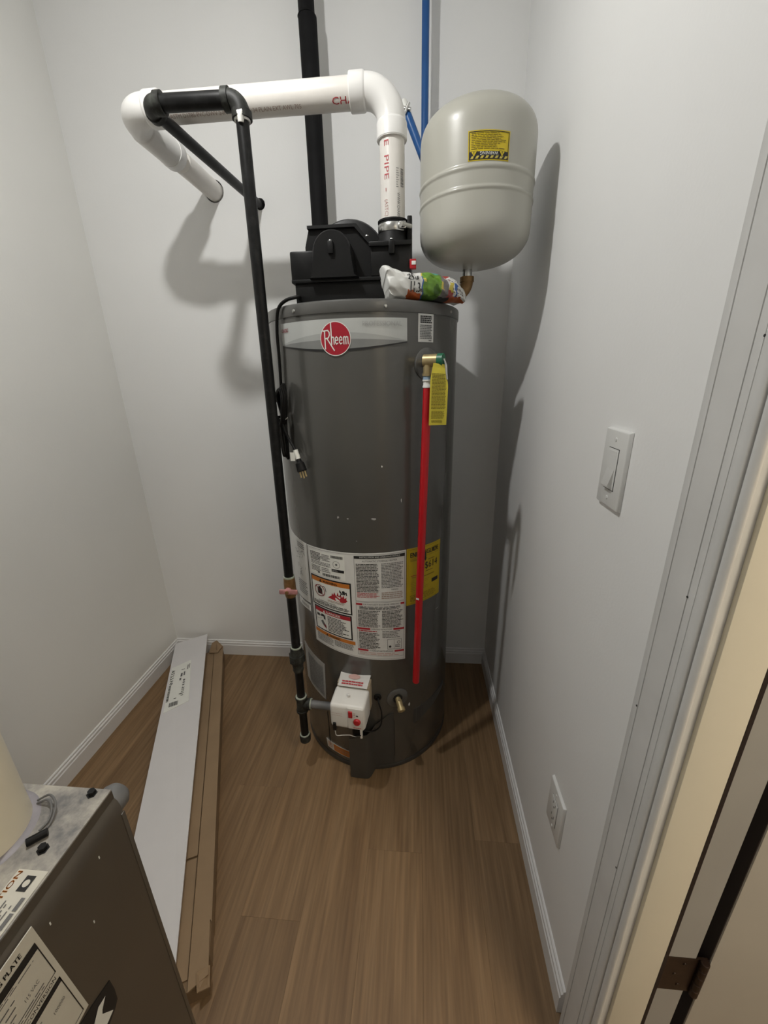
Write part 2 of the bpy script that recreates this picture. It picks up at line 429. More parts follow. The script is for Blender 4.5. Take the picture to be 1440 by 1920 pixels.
# baseboards: stepped profile (offset from wall, height)
BP = [(0, 0), (.012, 0), (.012, .056), (.0095, .060), (.0095, .0685), (.0055, .0725), (.0055, .0785), (.003, .081), (0, .081)]
def baseboard(name, label, fn, a, b):
    mb = MB(); mb.prism([(d, z) for d, z in BP], lambda u, v, h: fn(u, v, h), a, b)
    o = struct(mb.build(name, 'trim', None, False)); o['label'] = label
baseboard('baseboard_back', 'white moulded baseboard along the back wall', lambda u, v, h: Vector((h, YB-u, v)), XL, XR)
baseboard('baseboard_left', 'white moulded baseboard along the left wall', lambda u, v, h: Vector((XL+u, h, v)), YF, YB-.012)
baseboard('baseboard_right', 'white moulded baseboard along the right wall', lambda u, v, h: Vector((XR-u, h, v)), .503, YB-.012)

# door casing on the right wall: profile across y (distance from inner edge), stand-off from the wall
CP = [(0, 0), (0, .0135), (.0015, .0155), (.0135, .0165), (.0150, .0150), (.0158, .0125), (.0166, .0150), (.0255, .0160), (.0268, .0150), (.0277, .0090), (.0290, .0090), (.0300, .0140),
      (.036, .0155), (.050, .0165), (.0640, .0155), (.0665, .0145), (.0680, .0085), (.0700, .0085), (.0715, .0125), (.0840, .0115), (.0890, .0075), (.0910, 0)]
CY = .4025
cs = struct(MB().prism([(CY+d, h) for d, h in CP], lambda u, v, h: Vector((XR-v, u, h)), 0, DH+.08).build('trim_1', 'trim_d', None, True, 50)); cs['label'] = 'fluted door casing at the hinge side of the doorway'
for y_, z_ in ((.417, 1.375), (.4285, 1.10), (.4700, .90), (.4310, .62)):
    MB().lathe([(.0014, 0), (.0014, .0006)], (XR-.0160, y_, z_), (-1, 0, 0), 10).build('nail_hole', 'slot', cs, False)
cs2 = struct(MB().prism([(DY0-.003-d, h) for d, h in CP][::-1], lambda u, v, h: Vector((XR-v, u, h)), 0, DH+.08).build('trim_2', 'trim_d', None, True, 50))
# jamb: lining of the opening
jm = struct(MB().box(XR-.001, XR+WT, JY, JY+.016, 0, DH).box(XR-.004, XR+WT+.004, DY0-.016, DY0, 0, DH).box(XR-.004, XR+WT+.004, DY0, JY, DH-.016, DH).build('trim_3', 'trim_d', None, False)); jm['label'] = 'painted door jamb'
# rounded bead and stop on the jamb
bead = [(XR-.0125+.0105*t, JY-.0030-.0060*sin(pi*t)**.8) for t in [i/12 for i in range(12)]]+[(XR-.0022, JY-.0046), (XR+.0068, JY-.0046)]
o = struct(MB().prism([(x, y) for x, y in bead]+[(XR+.0068, JY+.001), (XR-.001, JY+.001), (XR-.001, JY-.0012), (XR-.0125, JY-.0012)], lambda u, v, h: Vector((u, v, h)), 0, DH-.016).build('trim_4', 'trim_d', None, True, 40)); o['label'] = 'rounded bead along the door jamb'
o = struct(MB().box(XR+.0070, XR+.0590, JY-.011, JY+.001, 0, DH-.016, .0015).build('trim_5', 'cream', None, True)); o['label'] = 'cream door stop strip on the jamb'
o = struct(MB().box(XR+.0685, XR+.0738, JY-.0015, JY+.001, 0, DH-.016).build('trim_6', 'gap_shade', None, False)); o['label'] = 'dark strip painted as the shaded gap beside the door stop'  # dark strip drawn for the shaded gap line next to the stop
o = struct(MB().box(XR+WT+.0002, XR+WT+.0198, JY+.030, JY+.14, 0, DH+.06).build('trim_7', 'gap_shade', None, False)); o['label'] = 'added dark strip painting the shade deep in the hinge gap'  # added backing, coloured dark so the hinge gap goes black
o = struct(MB().box(XR+.0738, XR+WT, JY-.0006, JY+.001, 0, DH-.016).build('trim_8', 'rabbet', None, False)); o['label'] = 'hinge rabbet of the door jamb, darkened for the shade of the door'
# the door, swung open into the hall
DX = XR+WT+.020
door = struct(MB().box(DX, DX+.76, JY-.004, JY+.031, .012, DH-.02, .003).build('door_1', 'doorp', None, True)); door['label'] = 'painted door swung open into the hall'
es = MB().box(DX-.0012, DX+.0003, JY-.0015, JY+.0305, .014, DH-.022).build('edge_shade', 'gap_shade', door, False)  # added dark skin on the hinge edge, painting the gap's shade
for zc in (.425, 1.75):
    hz = .045
    h_ = MB().box(XR+.0735, XR+WT+.004, JY-.0012, JY+.001, zc-hz, zc+hz).box(XR+WT+.004, DX+.004, JY-.0012, JY+.0015, zc-hz, zc+hz)
    for k in range(5):
        h_.lathe([(.0055, 0), (.0065, .001), (.0065, .0165), (.0055, .0175)], (XR+WT+.012, JY-.004, zc-hz+.018*k), (0, 0, 1), 14)
    for dz in (-.028, 0, .028):
        h_.lathe([(.0035, 0), (.003, .0014)], (XR+.092+(.010 if dz else 0), JY-.001, zc+dz), (0, -1, 0), 10)
    ho = h_.build('hinge', 'hinge', door, True); ho['label'] = 'dark bronze butt hinge'

# ceiling lamp (above the frame) and the hall lamp beyond the doorway
def lamp(loc, r, strength, col, label, nm):
    t = thing('ceiling_lamp', (loc[0], loc[1], ZC), label, 'lamp')
    MB().lathe([(.055, 0), (.055, -.012), (.040, -.030), (.022, -.045), (.018, -.060), (.016, loc[2]+r*2.2-ZC)], (loc[0], loc[1], ZC), (0, 0, 1), 32).build('lamp_holder', 'switch', t)
    # LED bulb: glowing dome below, opaque housing above
    prof = [(max(.0005, r*sin(pi*.44*i/12)), -r*cos(pi*.44*i/12)) for i in range(13)]
    MB().lathe(prof, loc, (0, 0, 1), 32).build('bulb', emit(nm, col, strength), t)
    MB().lathe([(r*.985, -r*.185), (r, 0), (r*.95, r*.5), (r*.70, r*1.3), (r*.55, r*2.2)], loc, (0, 0, 1), 32).build('bulb_housing', 'switch', t)
lamp(BULB, BULB_R, BULB_STRENGTH, (1.0, .993, .965), 'bare bulb ceiling lamp in the middle of the closet', 'bulb_glow')
hl = thing('ceiling_panel_lamp', (HALL[0], HALL[1], ZC), 'round warm flush ceiling lamp in the hall beyond the doorway', 'lamp')
MB().lathe([(HALL_R+.015, 0), (HALL_R+.015, -.03), (HALL_R, -.03), (HALL_R, -.012)], (HALL[0], HALL[1], ZC), (0, 0, 1), 48, cap=False).build('lamp_rim', 'switch', hl)
MB().lathe([(HALL_R, -.026), (HALL_R*.6, -.029), (.001, -.030)], (HALL[0], HALL[1], ZC), (0, 0, 1), 48).build('diffuser', emit('hall_glow', (1.0, .88, .70), HALL_STRENGTH), hl)

# ================================================================== WATER HEATER
CX, CYW, RT = -.1687, 1.3335, .282
wh = thing('water_heater', (CX, CYW, 0), 'tall grey enamelled gas water heater with a black blower on top', 'water heater')
def P(phi, r, z): return Vector((CX+r*sin(radians(phi)), CYW-r*cos(radians(phi)), z))
jk = MB().lathe([(.270, 0), (.280, .002), (.281, .018), (RT, .020), (RT, 1.494)], (CX, CYW, 0), (0, 0, 1), 160).build('tank_jacket', 'jacket', wh)
cap = MB().lathe([(.2843, 1.4915), (.2848, 1.4925), (.2848, 1.514), (.2835, 1.5178), (.280, 1.520), (.262, 1.5205), (.001, 1.5205)], (CX, CYW, 0), (0, 0, 1), 160).build('top_cap', 'jacket2', wh)
MB().lathe([(.2826, .0), (.2832, .001), (.2832, .016), (.2822, .018), (.2815, .018)], (CX, CYW, 0), (0, 0, 1), 160).build('base_ring', 'darkjacket', wh)
for ph in (-78, -30.5, 18.1, 62.8):
    d = P(ph, 1, 0)-P(ph, 0, 0)
    MB().lathe([(.0042, 0), (.0042, .0012), (.0034, .0026), (.0015, .0032)], P(ph, .2846, 1.503), d, 14).build('screw', 'screw', cap)
# scuffs of bare metal / dust on the jacket
for ph, z, a, b in ((14.5, 1.112, .0022, .0040), (-12, .965, .0042, .0048), (-6, .963, .004, .003), (9, .962, .010, .004), (25.5, 1.01, .0012, .007), (-1.5, .895, .0018, .0018), (30.5, .268, .005, .009), (56, .60, .016, .0015)):
    lb = Label(cyl(CX, CYW, RT, ph, z), 0, 0, None, '', jk)
    rr = random.Random(int(ph*10)); n = 9
    lb.poly([(a*cos(2*pi*i/n)*rr.uniform(.5, 1), b*sin(2*pi*i/n)*rr.uniform(.5, 1)) for i in range(n)], 'sealant' if ph in (14.5, 25.5, 30.5) else 'greyl', .0003)
    lb.done('scuff')

# --- brand banner under the rim
LB = Label(cyl(CX, CYW, RT, -43.3, 1.408), .3585, .0705, 'silver', 'brand_banner', wh, 'silver brand banner under the rim',
           poly=lambda s, t: (.3585*s, (1-t)*(.0175-.0155*sin(pi*s))+t*.0705))
Wb = .3585
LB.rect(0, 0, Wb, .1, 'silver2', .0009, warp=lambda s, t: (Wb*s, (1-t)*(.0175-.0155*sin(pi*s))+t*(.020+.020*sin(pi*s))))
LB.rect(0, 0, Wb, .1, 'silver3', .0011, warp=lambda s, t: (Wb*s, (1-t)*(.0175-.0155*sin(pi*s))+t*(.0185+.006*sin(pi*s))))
LB.rect(0, 0, Wb, .1, 'ink', .0010, warp=lambda s, t: (Wb*s, (.0175-.0155*sin(pi*s))-.0025*(1-t)-.0035*(1-t)*sin(pi*s)))
LB.text('CLASSIC', .004, .0490, .0085, 'inkrb', .0022, width=.030, bold=.0003)
LB.text('PROFESSIONAL', .245, .0525, .0105, 'faint', .0024, width=.098)
LB.done()
LG = Label(cyl(CX, CYW, RT, -7.3, 1.4335), 0, 0, None, '', LB.o)
lg = wh
L2 = Label(cyl(CX, CYW, RT, -7.3, 1.4335), .0, .0, None, '', LB.o)
L2.disc(0, 0, 0, .0375, 'logo', .0022, 56, 5); L2.disc(0, 0, .0375, .0392, 'white2', .0022, 56, 1)
def stroke(l, pts, t, m, h):
    for (a, b), (c, d) in zip(pts[:-1], pts[1:]):
        L_ = sqrt((c-a)**2+(d-b)**2); nx, ny = -(d-b)/L_*t/2, (c-a)/L_*t/2; ex, ey = (c-a)/L_*t*.35, (d-b)/L_*t*.35
        l.poly([(a-nx-ex, b-ny-ey), (c-nx+ex, d-ny+ey), (c+nx+ex, d+ny+ey), (a+nx-ex, b+ny-ey)], m, h)
WS = .0028
stroke(L2, [(-.0265, -.0225), (-.0265, .0185)], WS, 'white2', .003)
stroke(L2, [(-.0305, .0185), (-.0180, .0195), (-.0145, .0150), (-.0140, .0090), (-.0175, .0025), (-.0255, .0010)], WS, 'white2', .0031)
stroke(L2, [(-.0210, .0010), (-.0035, -.0265)], WS, 'white2', .0032)
stroke(L2, [(-.0095, .0365), (-.0095, -.0125)], WS, 'white2', .003)
stroke(L2, [(-.0095, .0010), (-.0065, .0040), (-.0035, .0030), (-.0030, -.0125)], WS*.9, 'white2', .0031)
for ex in (.0035, .0140):
    stroke(L2, [(ex-.0028, -.0035), (ex+.0030, -.0035), (ex+.0030, .0015), (ex, .0042), (ex-.0030, .0012), (ex-.0032, -.0085), (ex-.0005, -.0122), (ex+.0030, -.0100)], WS*.85, 'white2', .0031)
stroke(L2, [(.0215, -.0125), (.0215, .0035)], WS*.9, 'white2', .003)
for mx in (.0215, .0268):
    stroke(L2, [(mx, .0015), (mx+.0020, .0040), (mx+.0048, .0028), (mx+.0052, -.0125)], WS*.85, 'white2', .0031)
L2.done('brand_roundel')
# --- small white instruction label
L3 = Label(cyl(CX, CYW, RT, 36.2, 1.4245), .0515, .066, 'white', 'instruction_label', wh, 'small white instruction label')
L3.lines(.006, .044, .0455, .062, 4, 'ink', 3, .7, .1); L3.lines(.0045, .007, .047, .041, 9, 'inkg', 4, .6, .15); L3.lines(.034, .002, .046, .0055, 1, 'inkg', 5); L3.done()

# --- big label
Wm, Hm = .3235, .362
LM = Label(cylquad(CX, CYW, RT, (-37.5, .858), (28.4, .855), (-36.6, .512), (27.3, .465), Wm, Hm), Wm, Hm, 'white', 'instruction_sheet', wh, 'large white warning and instruction label')
LM.frame(.002, .004, Wm-.004, Hm-.004, .0008, 'inkg')
# rating sticker
LM.rect(.010, .268, .137, .352, 'white2', .0011)
LM.lines(.013, .318, .060, .347, 6, 'ink', 11, .6); LM.lines(.060, .322, .090, .345, 5, 'inkg', 12, .6); LM.lines(.014, .303, .090, .317, 3, 'inkg', 13, .55, .1)
LM.lines(.014, .279, .052, .300, 5, 'ink', 14, .5); LM.lines(.056, .283, .090, .300, 3, 'inkg', 15, .5)
LM.barcode(.093, .338, .132, .347, 'ink', 2, .0016); LM.disc(.110, .318, .011, .012, 'inkg', .0016, 30, 1); LM.disc(.110, .318, 0, .0035, 'inkg', .0016, 12, 1)
LM.rect(.093, .293, .134, .302, 'ink', .0016); LM.text('LOW NOX', .095, .2955, .004, 'white', .0019, width=.018)
LM.barcode(.058, .271, .122, .280, 'ink', 3, .0016); LM.rect(.040, .275, .048, .283, 'inkg', .0016)
# warning panel
def panel(u0, v0, u1, v1, band, txt, tc, bh, big=.0075):
    LM.rect(u0, v0, u1, v1, 'ink', .0011); LM.rect(u0+.0045, v0+.0045, u1-.0045, v1-.0045, 'white2', .0015)
    LM.rect(u0+.0045, v1-.0045-bh, u1-.0045, v1-.0045, band, .0018)
    LM.poly([(u0+.036, v1-.0045-bh+.002), (u0+.046, v1-.0045-bh+.002), (u0+.041, v1-.007)], tc, .0022)
    LM.text(txt, u0+.050, v1-.0045-bh+.0030, big, tc, .0022, width=.052, bold=.0003)
panel(.006, .152, .153, .262, 'orange', 'WARNING', 'ink', .0145)
LM.disc(.041, .212, .0185, .0210, 'inkrb', .0022, 36, 1)
LM.poly([(.033, .200), (.051, .200), (.051, .219), (.046, .223), (.046, .227), (.037, .227), (.037, .223), (.033, .219)], 'ink', .0020)
stroke(LM, [(.027, .226), (.055, .198)], .0025, 'inkrb', .0024)
stroke(LM, [(.052, .228), (.059, .231), (.064, .226), (.066, .214)], .0022, 'ink', .0020)
fl_ = [(.072, .197), (.080, .203), (.086, .207), (.088, .217), (.092, .211), (.097, .222), (.100, .213), (.104, .210), (.108, .224), (.112, .211), (.118, .216), (.122, .208), (.128, .217), (.130, .206), (.137, .212), (.136, .203), (.140, .200), (.133, .193), (.125, .190), (.105, .191), (.088, .194)]
LM.poly(fl_, 'inkr', .0020)
LM.disc(.128, .228, 0, .005, 'ink', .0021, 14, 1); stroke(LM, [(.116, .232), (.121, .222), (.130, .221), (.137, .228), (.138, .219)], .003, 'ink', .0022)
stroke(LM, [(.115, .228), (.121, .222), (.116, .214)], .0028, 'ink', .0022)
LM.lines(.070, .181, .130, .189, 2, 'inkb', 21, .5, .1, .0019); LM.text('FLAMMABLE VAPORS', .034, .1735, .0045, 'ink', .002, width=.066)
LM.lines(.013, .1600, .146, .1720, 3, 'ink', 22, .55, .08, .0019)
panel(.010, .060, .150, .148, 'inkr', 'DANGER', 'white2', .0135)
LM.rect(.055, .068, .0556, .128, 'inkg', .0019); LM.poly([(.020, .112), (.026, .112), (.026, .122), (.020, .122)], 'ink', .002); LM.poly([(.027, .112), (.0315, .112), (.0315, .121), (.027, .121)], 'ink', .002)
stroke(LM, [(.036, .117), (.050, .119), (.051, .108)], .006, 'ink', .002); stroke(LM, [(.040, .123), (.047, .123)], .003, 'ink', .0021)
LM.poly([(.035, .096), (.043, .102), (.048, .094), (.055, .084), (.056, .074), (.048, .078), (.040, .086)], 'inkg', .002); LM.poly([(.046, .090), (.056, .082), (.056, .072), (.049, .078)], 'inkrb', .0022)
stroke(LM, [(.018, .100), (.034, .104), (.040, .108)], .0007, 'inkg', .002)
LM.lines(.063, .068, .142, .126, 11, 'ink', 23, .5, .4, .0019)
LM.rect(.006, .044, .158, .057, 'orange', .0014); LM.poly([(.052, .0455), (.061, .0455), (.0565, .0545)], 'ink', .0018); LM.text('WARNING', .066, .0470, .0070, 'ink', .0018, width=.040, bold=.0003)
LM.lines(.012, .012, .080, .042, 7, 'inkg', 24, .45, .1); LM.lines(.084, .020, .154, .042, 5, 'inkg', 25, .5, .15)
# right column
LM.frame(.166, .206, .319, .354, .0008, 'inkg'); LM.rect(.166, .345, .319, .354, 'ink', .0014); LM.text('INSTALLATION AND OPERATING DETAILS', .183, .3475, .0045, 'white2', .0018, width=.120)
LM.text('AUTOMATIC STORAGE HEATER', .190, .335, .0050, 'ink', .0018, width=.104)
LM.lines(.171, .237, .240, .330, 20, 'ink', 26, .5, .12); LM.lines(.171, .218, .240, .236, 4, 'inkr', 27, .45, .15); LM.lines(.246, .250, .315, .330, 17, 'inkg', 28, .5, .15)
LM.text('WARNING', .276, .2425, .0042, 'ink', .0016, width=.022); LM.lines(.246, .214, .315, .238, 4, 'inkb', 29, .45, .1)
LM.frame(.166, .014, .319, .204, .0008, 'inkg')
for v, t, a, b in ((.193, 'FOR YOUR SAFETY READ BEFORE OPERATING', .186, .302), (.108, 'OPERATING INSTRUCTIONS', .208, .278), (.030, 'TO TURN OFF GAS TO APPLIANCE', .200, .282)):
    LM.rect(.166, v, a, v+.0065, 'inkr', .0014); LM.rect(b+.004, v, .319, v+.0065, 'inkr', .0014); LM.text(t, a+.003, v+.0012, .0046, 'ink', .0016, width=b-a-.004)
LM.lines(.176, .178, .312, .190, 3, 'ink', 30, .5, .1); LM.lines(.171, .117, .240, .176, 13, 'ink', 31, .5, .15); LM.lines(.246, .117, .315, .176, 13, 'ink', 32, .5, .2)
LM.lines(.171, .100, .240, .107, 1, 'inkr', 37, .5); LM.lines(.171, .038, .240, .099, 12, 'ink', 33, .5, .25); LM.lines(.246, .080, .315, .106, 5, 'inkg', 34, .45, .3)
LM.frame(.262, .040, .310, .076, .0012, 'inkg', .0015); LM.rect(.284, .042, .2848, .074, 'inkg', .0015); LM.disc(.300, .064, .004, .0055, 'ink', .0016, 16, 1); LM.disc(.271, .050, 0, .004, 'ink', .0016, 14, 1); LM.lines(.288, .046, .307, .056, 2, 'ink', 35, .5)
LM.lines(.171, .016, .300, .028, 2, 'inkp', 36, .4, .3)
LM.done()
# --- label round the left side
LS = Label(cylquad(CX, CYW, RT, (-74, .876), (-38.2, .858), (-74, .640), (-39.5, .645), .172, .215), .172, .215, 'white', 'parts_diagram_label', wh, 'white parts diagram label on the left side')
LS.lines(.10, .02, .165, .07, 7, 'inkg', 41, .4); LS.lines(.115, .185, .165, .205, 3, 'inkg', 42, .5)
rr = random.Random(5)
for k in range(26):
    a, b = rr.uniform(.105, .160), rr.uniform(.075, .18); stroke(LS, [(a, b), (a+rr.uniform(-.012, .012), b+rr.uniform(-.010, .010)), (a+rr.uniform(-.012, .012), b+rr.uniform(-.010, .010))], .0009, 'inkg', .0012)
LS.rect(.1690, .004, .1698, .211, 'inkg'); LS.done()
LS2 = Label(cylquad(CX, CYW, RT, (-56, .637), (-40, .636), (-56, .614), (-40, .612), .079, .023), .079, .023, 'white', 'serial_strip', wh, 'narrow white strip label'); LS2.lines(.02, .006, .07, .017, 2, 'inkg', 43, .4); LS2.done()
# --- yellow energy label
LE = Label(cylquad(CX, CYW, RT, (28.9, .855), (58.1, .850), (28.5, .662), (57.8, .657), .1435, .194), .1435, .194, 'yellowg', 'energy_label', wh, 'yellow energy consumption label')
LE.text('ENERGY', .012, .164, .0155, 'ink', width=.060, bold=.0006); LE.text('GUIDE', .074, .164, .0155, 'ink', width=.056, bold=.0006)
LE.poly([(.066, .172), (.072, .172), (.072, .150), (.076, .152), (.069, .141), (.062, .152), (.066, .150)], 'ink', .0016)
LE.rect(.010, .158, .134, .1587, 'inky'); LE.lines(.012, .150, .058, .156, 2, 'inky', 51, .4); LE.text('$614', .068, .114, .0230, 'ink', width=.058)
LE.lines(.082, .140, .120, .146, 1, 'inky', 52, .5); LE.rect(.070, .104, .104, .1055, 'ink'); LE.rect(.014, .100, .060, .1020, 'inkr'); LE.rect(.018, .094, .050, .0952, 'inkrb')
LE.rect(.100, .056, .132, .069, 'ink'); LE.lines(.064, .086, .120, .092, 1, 'inky', 53, .4); LE.lines(.012, .010, .130, .034, 5, 'inky', 54, .4, .2); LE.lines(.014, .046, .092, .080, 6, 'inky', 55, .15, .4); LE.frame(.004, .004, .139, .190, .0006, 'inky'); LE.done()
# --- grey label low on the left
LQ = Label(cylquad(CX, CYW, RT, (-56, .452), (-30.6, .423), (-56, .295), (-32, .266), .122, .160), .122, .160, 'greyl', 'gas_notice_label', wh, 'grey notice label low on the left side'); LQ.lines(.03, .012, .115, .140, 26, 'inkg', 61, .45, .05); LQ.rect(.1175, .004, .1183, .155, 'white'); LQ.done()
# --- orange sticker by the base
LO = Label(cylquad(CX, CYW, RT, (-35.5, .078), (-12, .070), (-34.5, .043), (-12, .034), .112, .036), .112, .036, 'white', 'base_sticker', wh, 'orange and white sticker by the base'); LO.rect(.034, .003, .110, .033, 'orange'); LO.lines(.006, .006, .030, .030, 4, 'orange', 71, .4); LO.lines(.040, .010, .105, .026, 2, 'inkb', 72, .4); LO.done()

# --- pressed panels, grommet, perforated intake
for ph in (-31.8, 19.0):
    MB().prism([(-.0011, .055), (.0011, .055), (.0011, .215), (-.0011, .215)], cyl(CX, CYW, RT, ph, 0), -.002, .0006).build('panel_seam', 'ink', jk, False)
SC = Label(cylquad(CX, CYW, RT, (34, .236), (72, .240), (34, .172), (72, .225), .187, .060), .187, .060, 'screen', 'intake_screen', wh, 'dark perforated air intake screen')
d = P(7.8, 1, 0)-P(7.8, 0, 0)
MB().lathe([(.013, -.002), (.013, .003), (.010, .005), (.006, .005), (.006, .002)], P(7.8, RT, .328), d, 24).build('grommet', 'rubber', wh)
MB().tube(spline([P(7.8, RT-.004, .328), P(8.2, RT+.018, .322), P(9.8, RT+.024, .285), P(9.0, RT+.028, .235), P(4.5, RT+.032, .215), P(-1.5, RT+.036, .222), P(-3, RT+.030, .25)]), .0026, 10).build('sensor_cable', 'rubber', wh)
# deflector shield in front of the burner
sh = MB(); n = 28; v = []; f = []
def smooth01(x): x = max(0, min(1, x)); return x*x*(3-2*x)
for i in range(n+1):
    t = i/n; ph = 18.6-29.6*t
    r = .2838+.006*t+.034*smooth01((t-.42)/.22)
    zt = .252-.050*smooth01(t/.62)-.020*smooth01((t-.6)/.4); zb = .024-.021*smooth01((t-.35)/.25)
    v += [P(ph, r, zt), P(ph, r, zb), P(ph, r-.0016, zt), P(ph, r-.0016, zb)]
for i in range(n):
    a, b = i*4, i*4+4; f += [[a, a+1, b+1, b], [a+2, b+2, b+3, a+3], [a, b, b+2, a+2], [a+1, a+3, b+3, b+1]]
f += [[0, 2, 3, 1], [n*4, n*4+1, n*4+3, n*4+2]]
sh.add(v, f)
sh.build('burner_shield', 'darkjacket', wh)
MB().box(CX-.048, CX-.012, CYW-.312, CYW-.275, .165, .245, .004).build('igniter_housing', 'blackp2', wh)
MB().box(CX-.020, CX-.012, CYW-.324, CYW-.312, .190, .232, .002).build('sight_glass', 'sealant', wh)

# --- gas control valve
gv_phi = -6.8
gx = Vector((cos(radians(gv_phi)), sin(radians(gv_phi)), 0)); gn = P(gv_phi, 1, 0)-P(gv_phi, 0, 0)
gO = P(gv_phi, RT, 0)
def GV(u, v_, h): return gO+gx*u+Vector((0, 0, v_))+gn*h
def gbox(u0, u1, v0, v1, h0, h1, bev, name, m, parent, seg=3, taper=None):
    bm = bmesh.new(); bmesh.ops.create_cube(bm, size=1)
    for q in bm.verts: q.co = Vector(((u0+u1)/2+q.co.x*(u1-u0), (v0+v1)/2+q.co.y*(v1-v0), (h0+h1)/2+q.co.z*(h1-h0)))
    if taper: taper(bm)
    if bev: bmesh.ops.bevel(bm, geom=bm.edges[:], offset=bev, segments=seg, profile=.5, affect='EDGES')
    for q in bm.verts: q.co = GV(*q.co)
    mb = MB(); mb._bm(bm); return mb.build(name, m, parent)
def tp(bm):
    for q in bm.verts:
        if q.co.z > .06 and q.co.y > .35: q.co.y -= .010
gv = gbox(-.054, .054, .300, .406, -.004, .028, .004, 'gas_control_valve', 'tan', wh)
gv['label'] = 'white gas control valve with red switch and red knob'
gbox(-.056, .056, .299, .398, .032, .108, .010, 'valve_housing', 'valvew', gv, 4, tp)
gbox(-.053, .053, .302, .3995, .026, .034, .002, 'foam_gasket', 'tan', gv)
# clear film with a notice on top
fm = MB(); fm.prism([(-.050, -.004), (.052, -.004), (.050, .044), (-.046, .044)], lambda u, v_, h: GV(u, .405+.006*h*100*0+(.012 if v_ < 0 else .012-.012*(v_/.044))+h, v_), 0, .0012)
fmo = fm.build('notice_film', 'clear', gv)
FL = Label(lambda u, v_, h: GV(u, .4062+(.012-.012*max(0, v_)/.044)+.0008+h, .044-v_-.0) if False else GV(u, .4075+.012*(1-max(0, .044-v_)/.044)+h, .044-v_), 0, 0, None, '', gv)
FL.disc(0, .034, 0, .020, 'inkp', .0006, 20, 2, .45); FL.lines(-.036, .004, .040, .020, 2, 'inkr', 81, .55, .15, .0006); FL.done()
gbox(.002, .052, .306, .386, .1075, .1105, .0015, 'control_face', 'valvew', gv)
gbox(.006, .019, .352, .376, .110, .1145, .0015, 'rocker_switch', 'redp', gv)
MB().lathe([(.0115, 0), (.0115, .004), (.0095, .007), (.001, .0075)], GV(.033, .338, .1105), gn, 24).build('control_knob', 'redp', gv)
FF = Label(lambda u, v_, h: GV(u, v_, .1108+h), 0, 0, None, '', gv); FF.rect(.030, .358, .037, .363, 'ink', .0004); FF.lines(.022, .352, .028, .372, 3, 'inkp', 82, .4, .1, .0003); FF.lines(.020, .310, .050, .315, 1, 'inkr', 83, .5, .3, .0003); FF.lines(-.050, .346, -.012, .362, 2, 'inkp', 84, .12, .1, -.0022); FF.done()
gbox(-.047, -.037, .290, .320, .104, .113, .002, 'cable_plug', 'blackp', gv)
MB().tube(spline([GV(-.042, .285, .108), GV(-.040, .262, .104), GV(-.020, .262, .100), GV(.002, .262, .096), GV(.014, .246, .085), GV(.022, .222, .06)]), .0014, 8).build('ignition_wire', 'white', gv)
MB().tube(spline([GV(.012, .288, .095), GV(.014, .270, .098), GV(.020, .25, .085), GV(.026, .225, .06)]), .0018, 8).build('ignition_wire', 'rubber', gv)
MB().lathe([(.0045, 0), (.0045, .004), (.002, .005)], GV(-.002, .398, .072), (0, 0, 1), 14).build('test_port', 'valvew', gv)
# --- drain valve
dp = 21.5; dd = P(dp, 1, 0)-P(dp, 0, 0)
dv = MB().lathe([(.037, -.006), (.037, .0012), (.034, .003), (.018, .004), (.016, .0015)], P(dp, RT, .312), dd, 40).build('drain_flange', 'jacket2', wh)
MB().lathe([(.0155, 0), (.0155, .0022)], P(dp, RT+.003, .312), dd, 24).build('drain_opening', 'ink', dv)
q0 = P(dp, RT, .312)
q1 = (dd+Vector((0, 0, -.55))).normalized()
MB().tube([q0-dd*.004, q0+dd*.012, q0+dd*.020+Vector((0, 0, -.004))], [.0095, .0095, .0100], 18).tube([q0+dd*.014, q0+dd*.018+q1*.026], .0105, 20).lathe([(.0128, 0), (.0128, .010), (.0110, .012), (.0065, .012), (.0060, .006)], q0+dd*.018+q1*.020, q1, 20).lathe([(.0042, 0), (.0042, .010)], q0+dd*.020, (0, 0, 1), 10).build('drain_spigot', 'brass', dv)
# --- temperature and pressure relief valve
rp = 42.2; rd = P(rp, 1, 0)-P(rp, 0, 0); rq = P(rp, RT, 1.371)
rv = MB().lathe([(.0405, -.006), (.0405, .0012), (.037, .0035), (.019, .005), (.016, .0015)], rq, rd, 48).build('relief_valve', 'jacket2', wh); rv['label'] = 'brass pressure relief valve with yellow tag'
MB().lathe([(.0165, 0), (.0165, .0025)], rq+rd*.003, rd, 24).build('valve_opening', 'ink', rv)
ex = Vector((.93, -.36, 0)).normalized()
RTUBE = Vector((.0223, 1.062, 0))
vb = Vector((RTUBE.x, RTUBE.y, 1.378))
MB().tube([rq+rd*.002, vb], .0125, 20).tube([vb-ex*.010, vb+ex*.030], .0150, 24).tube([vb, vb-Vector((0, 0, .030))], .0115, 20).lathe([(.0135, 0), (.0135, .007)], vb-Vector((0, 0, .036)), (0, 0, 1), 20).build('valve_body', 'brass', rv)
MB().tube([vb+ex*.026, vb+ex*.040], .0160, 24).build('valve_cap', 'green', rv)
MB().tube([vb+ex*.040+Vector((0, 0, .002)), vb+ex*.046+Vector((0, -.004, -.012)), vb+ex*.050+Vector((0, -.008, -.045))], [.004, .0035, .002], 10).build('test_lever', 'steel', rv)
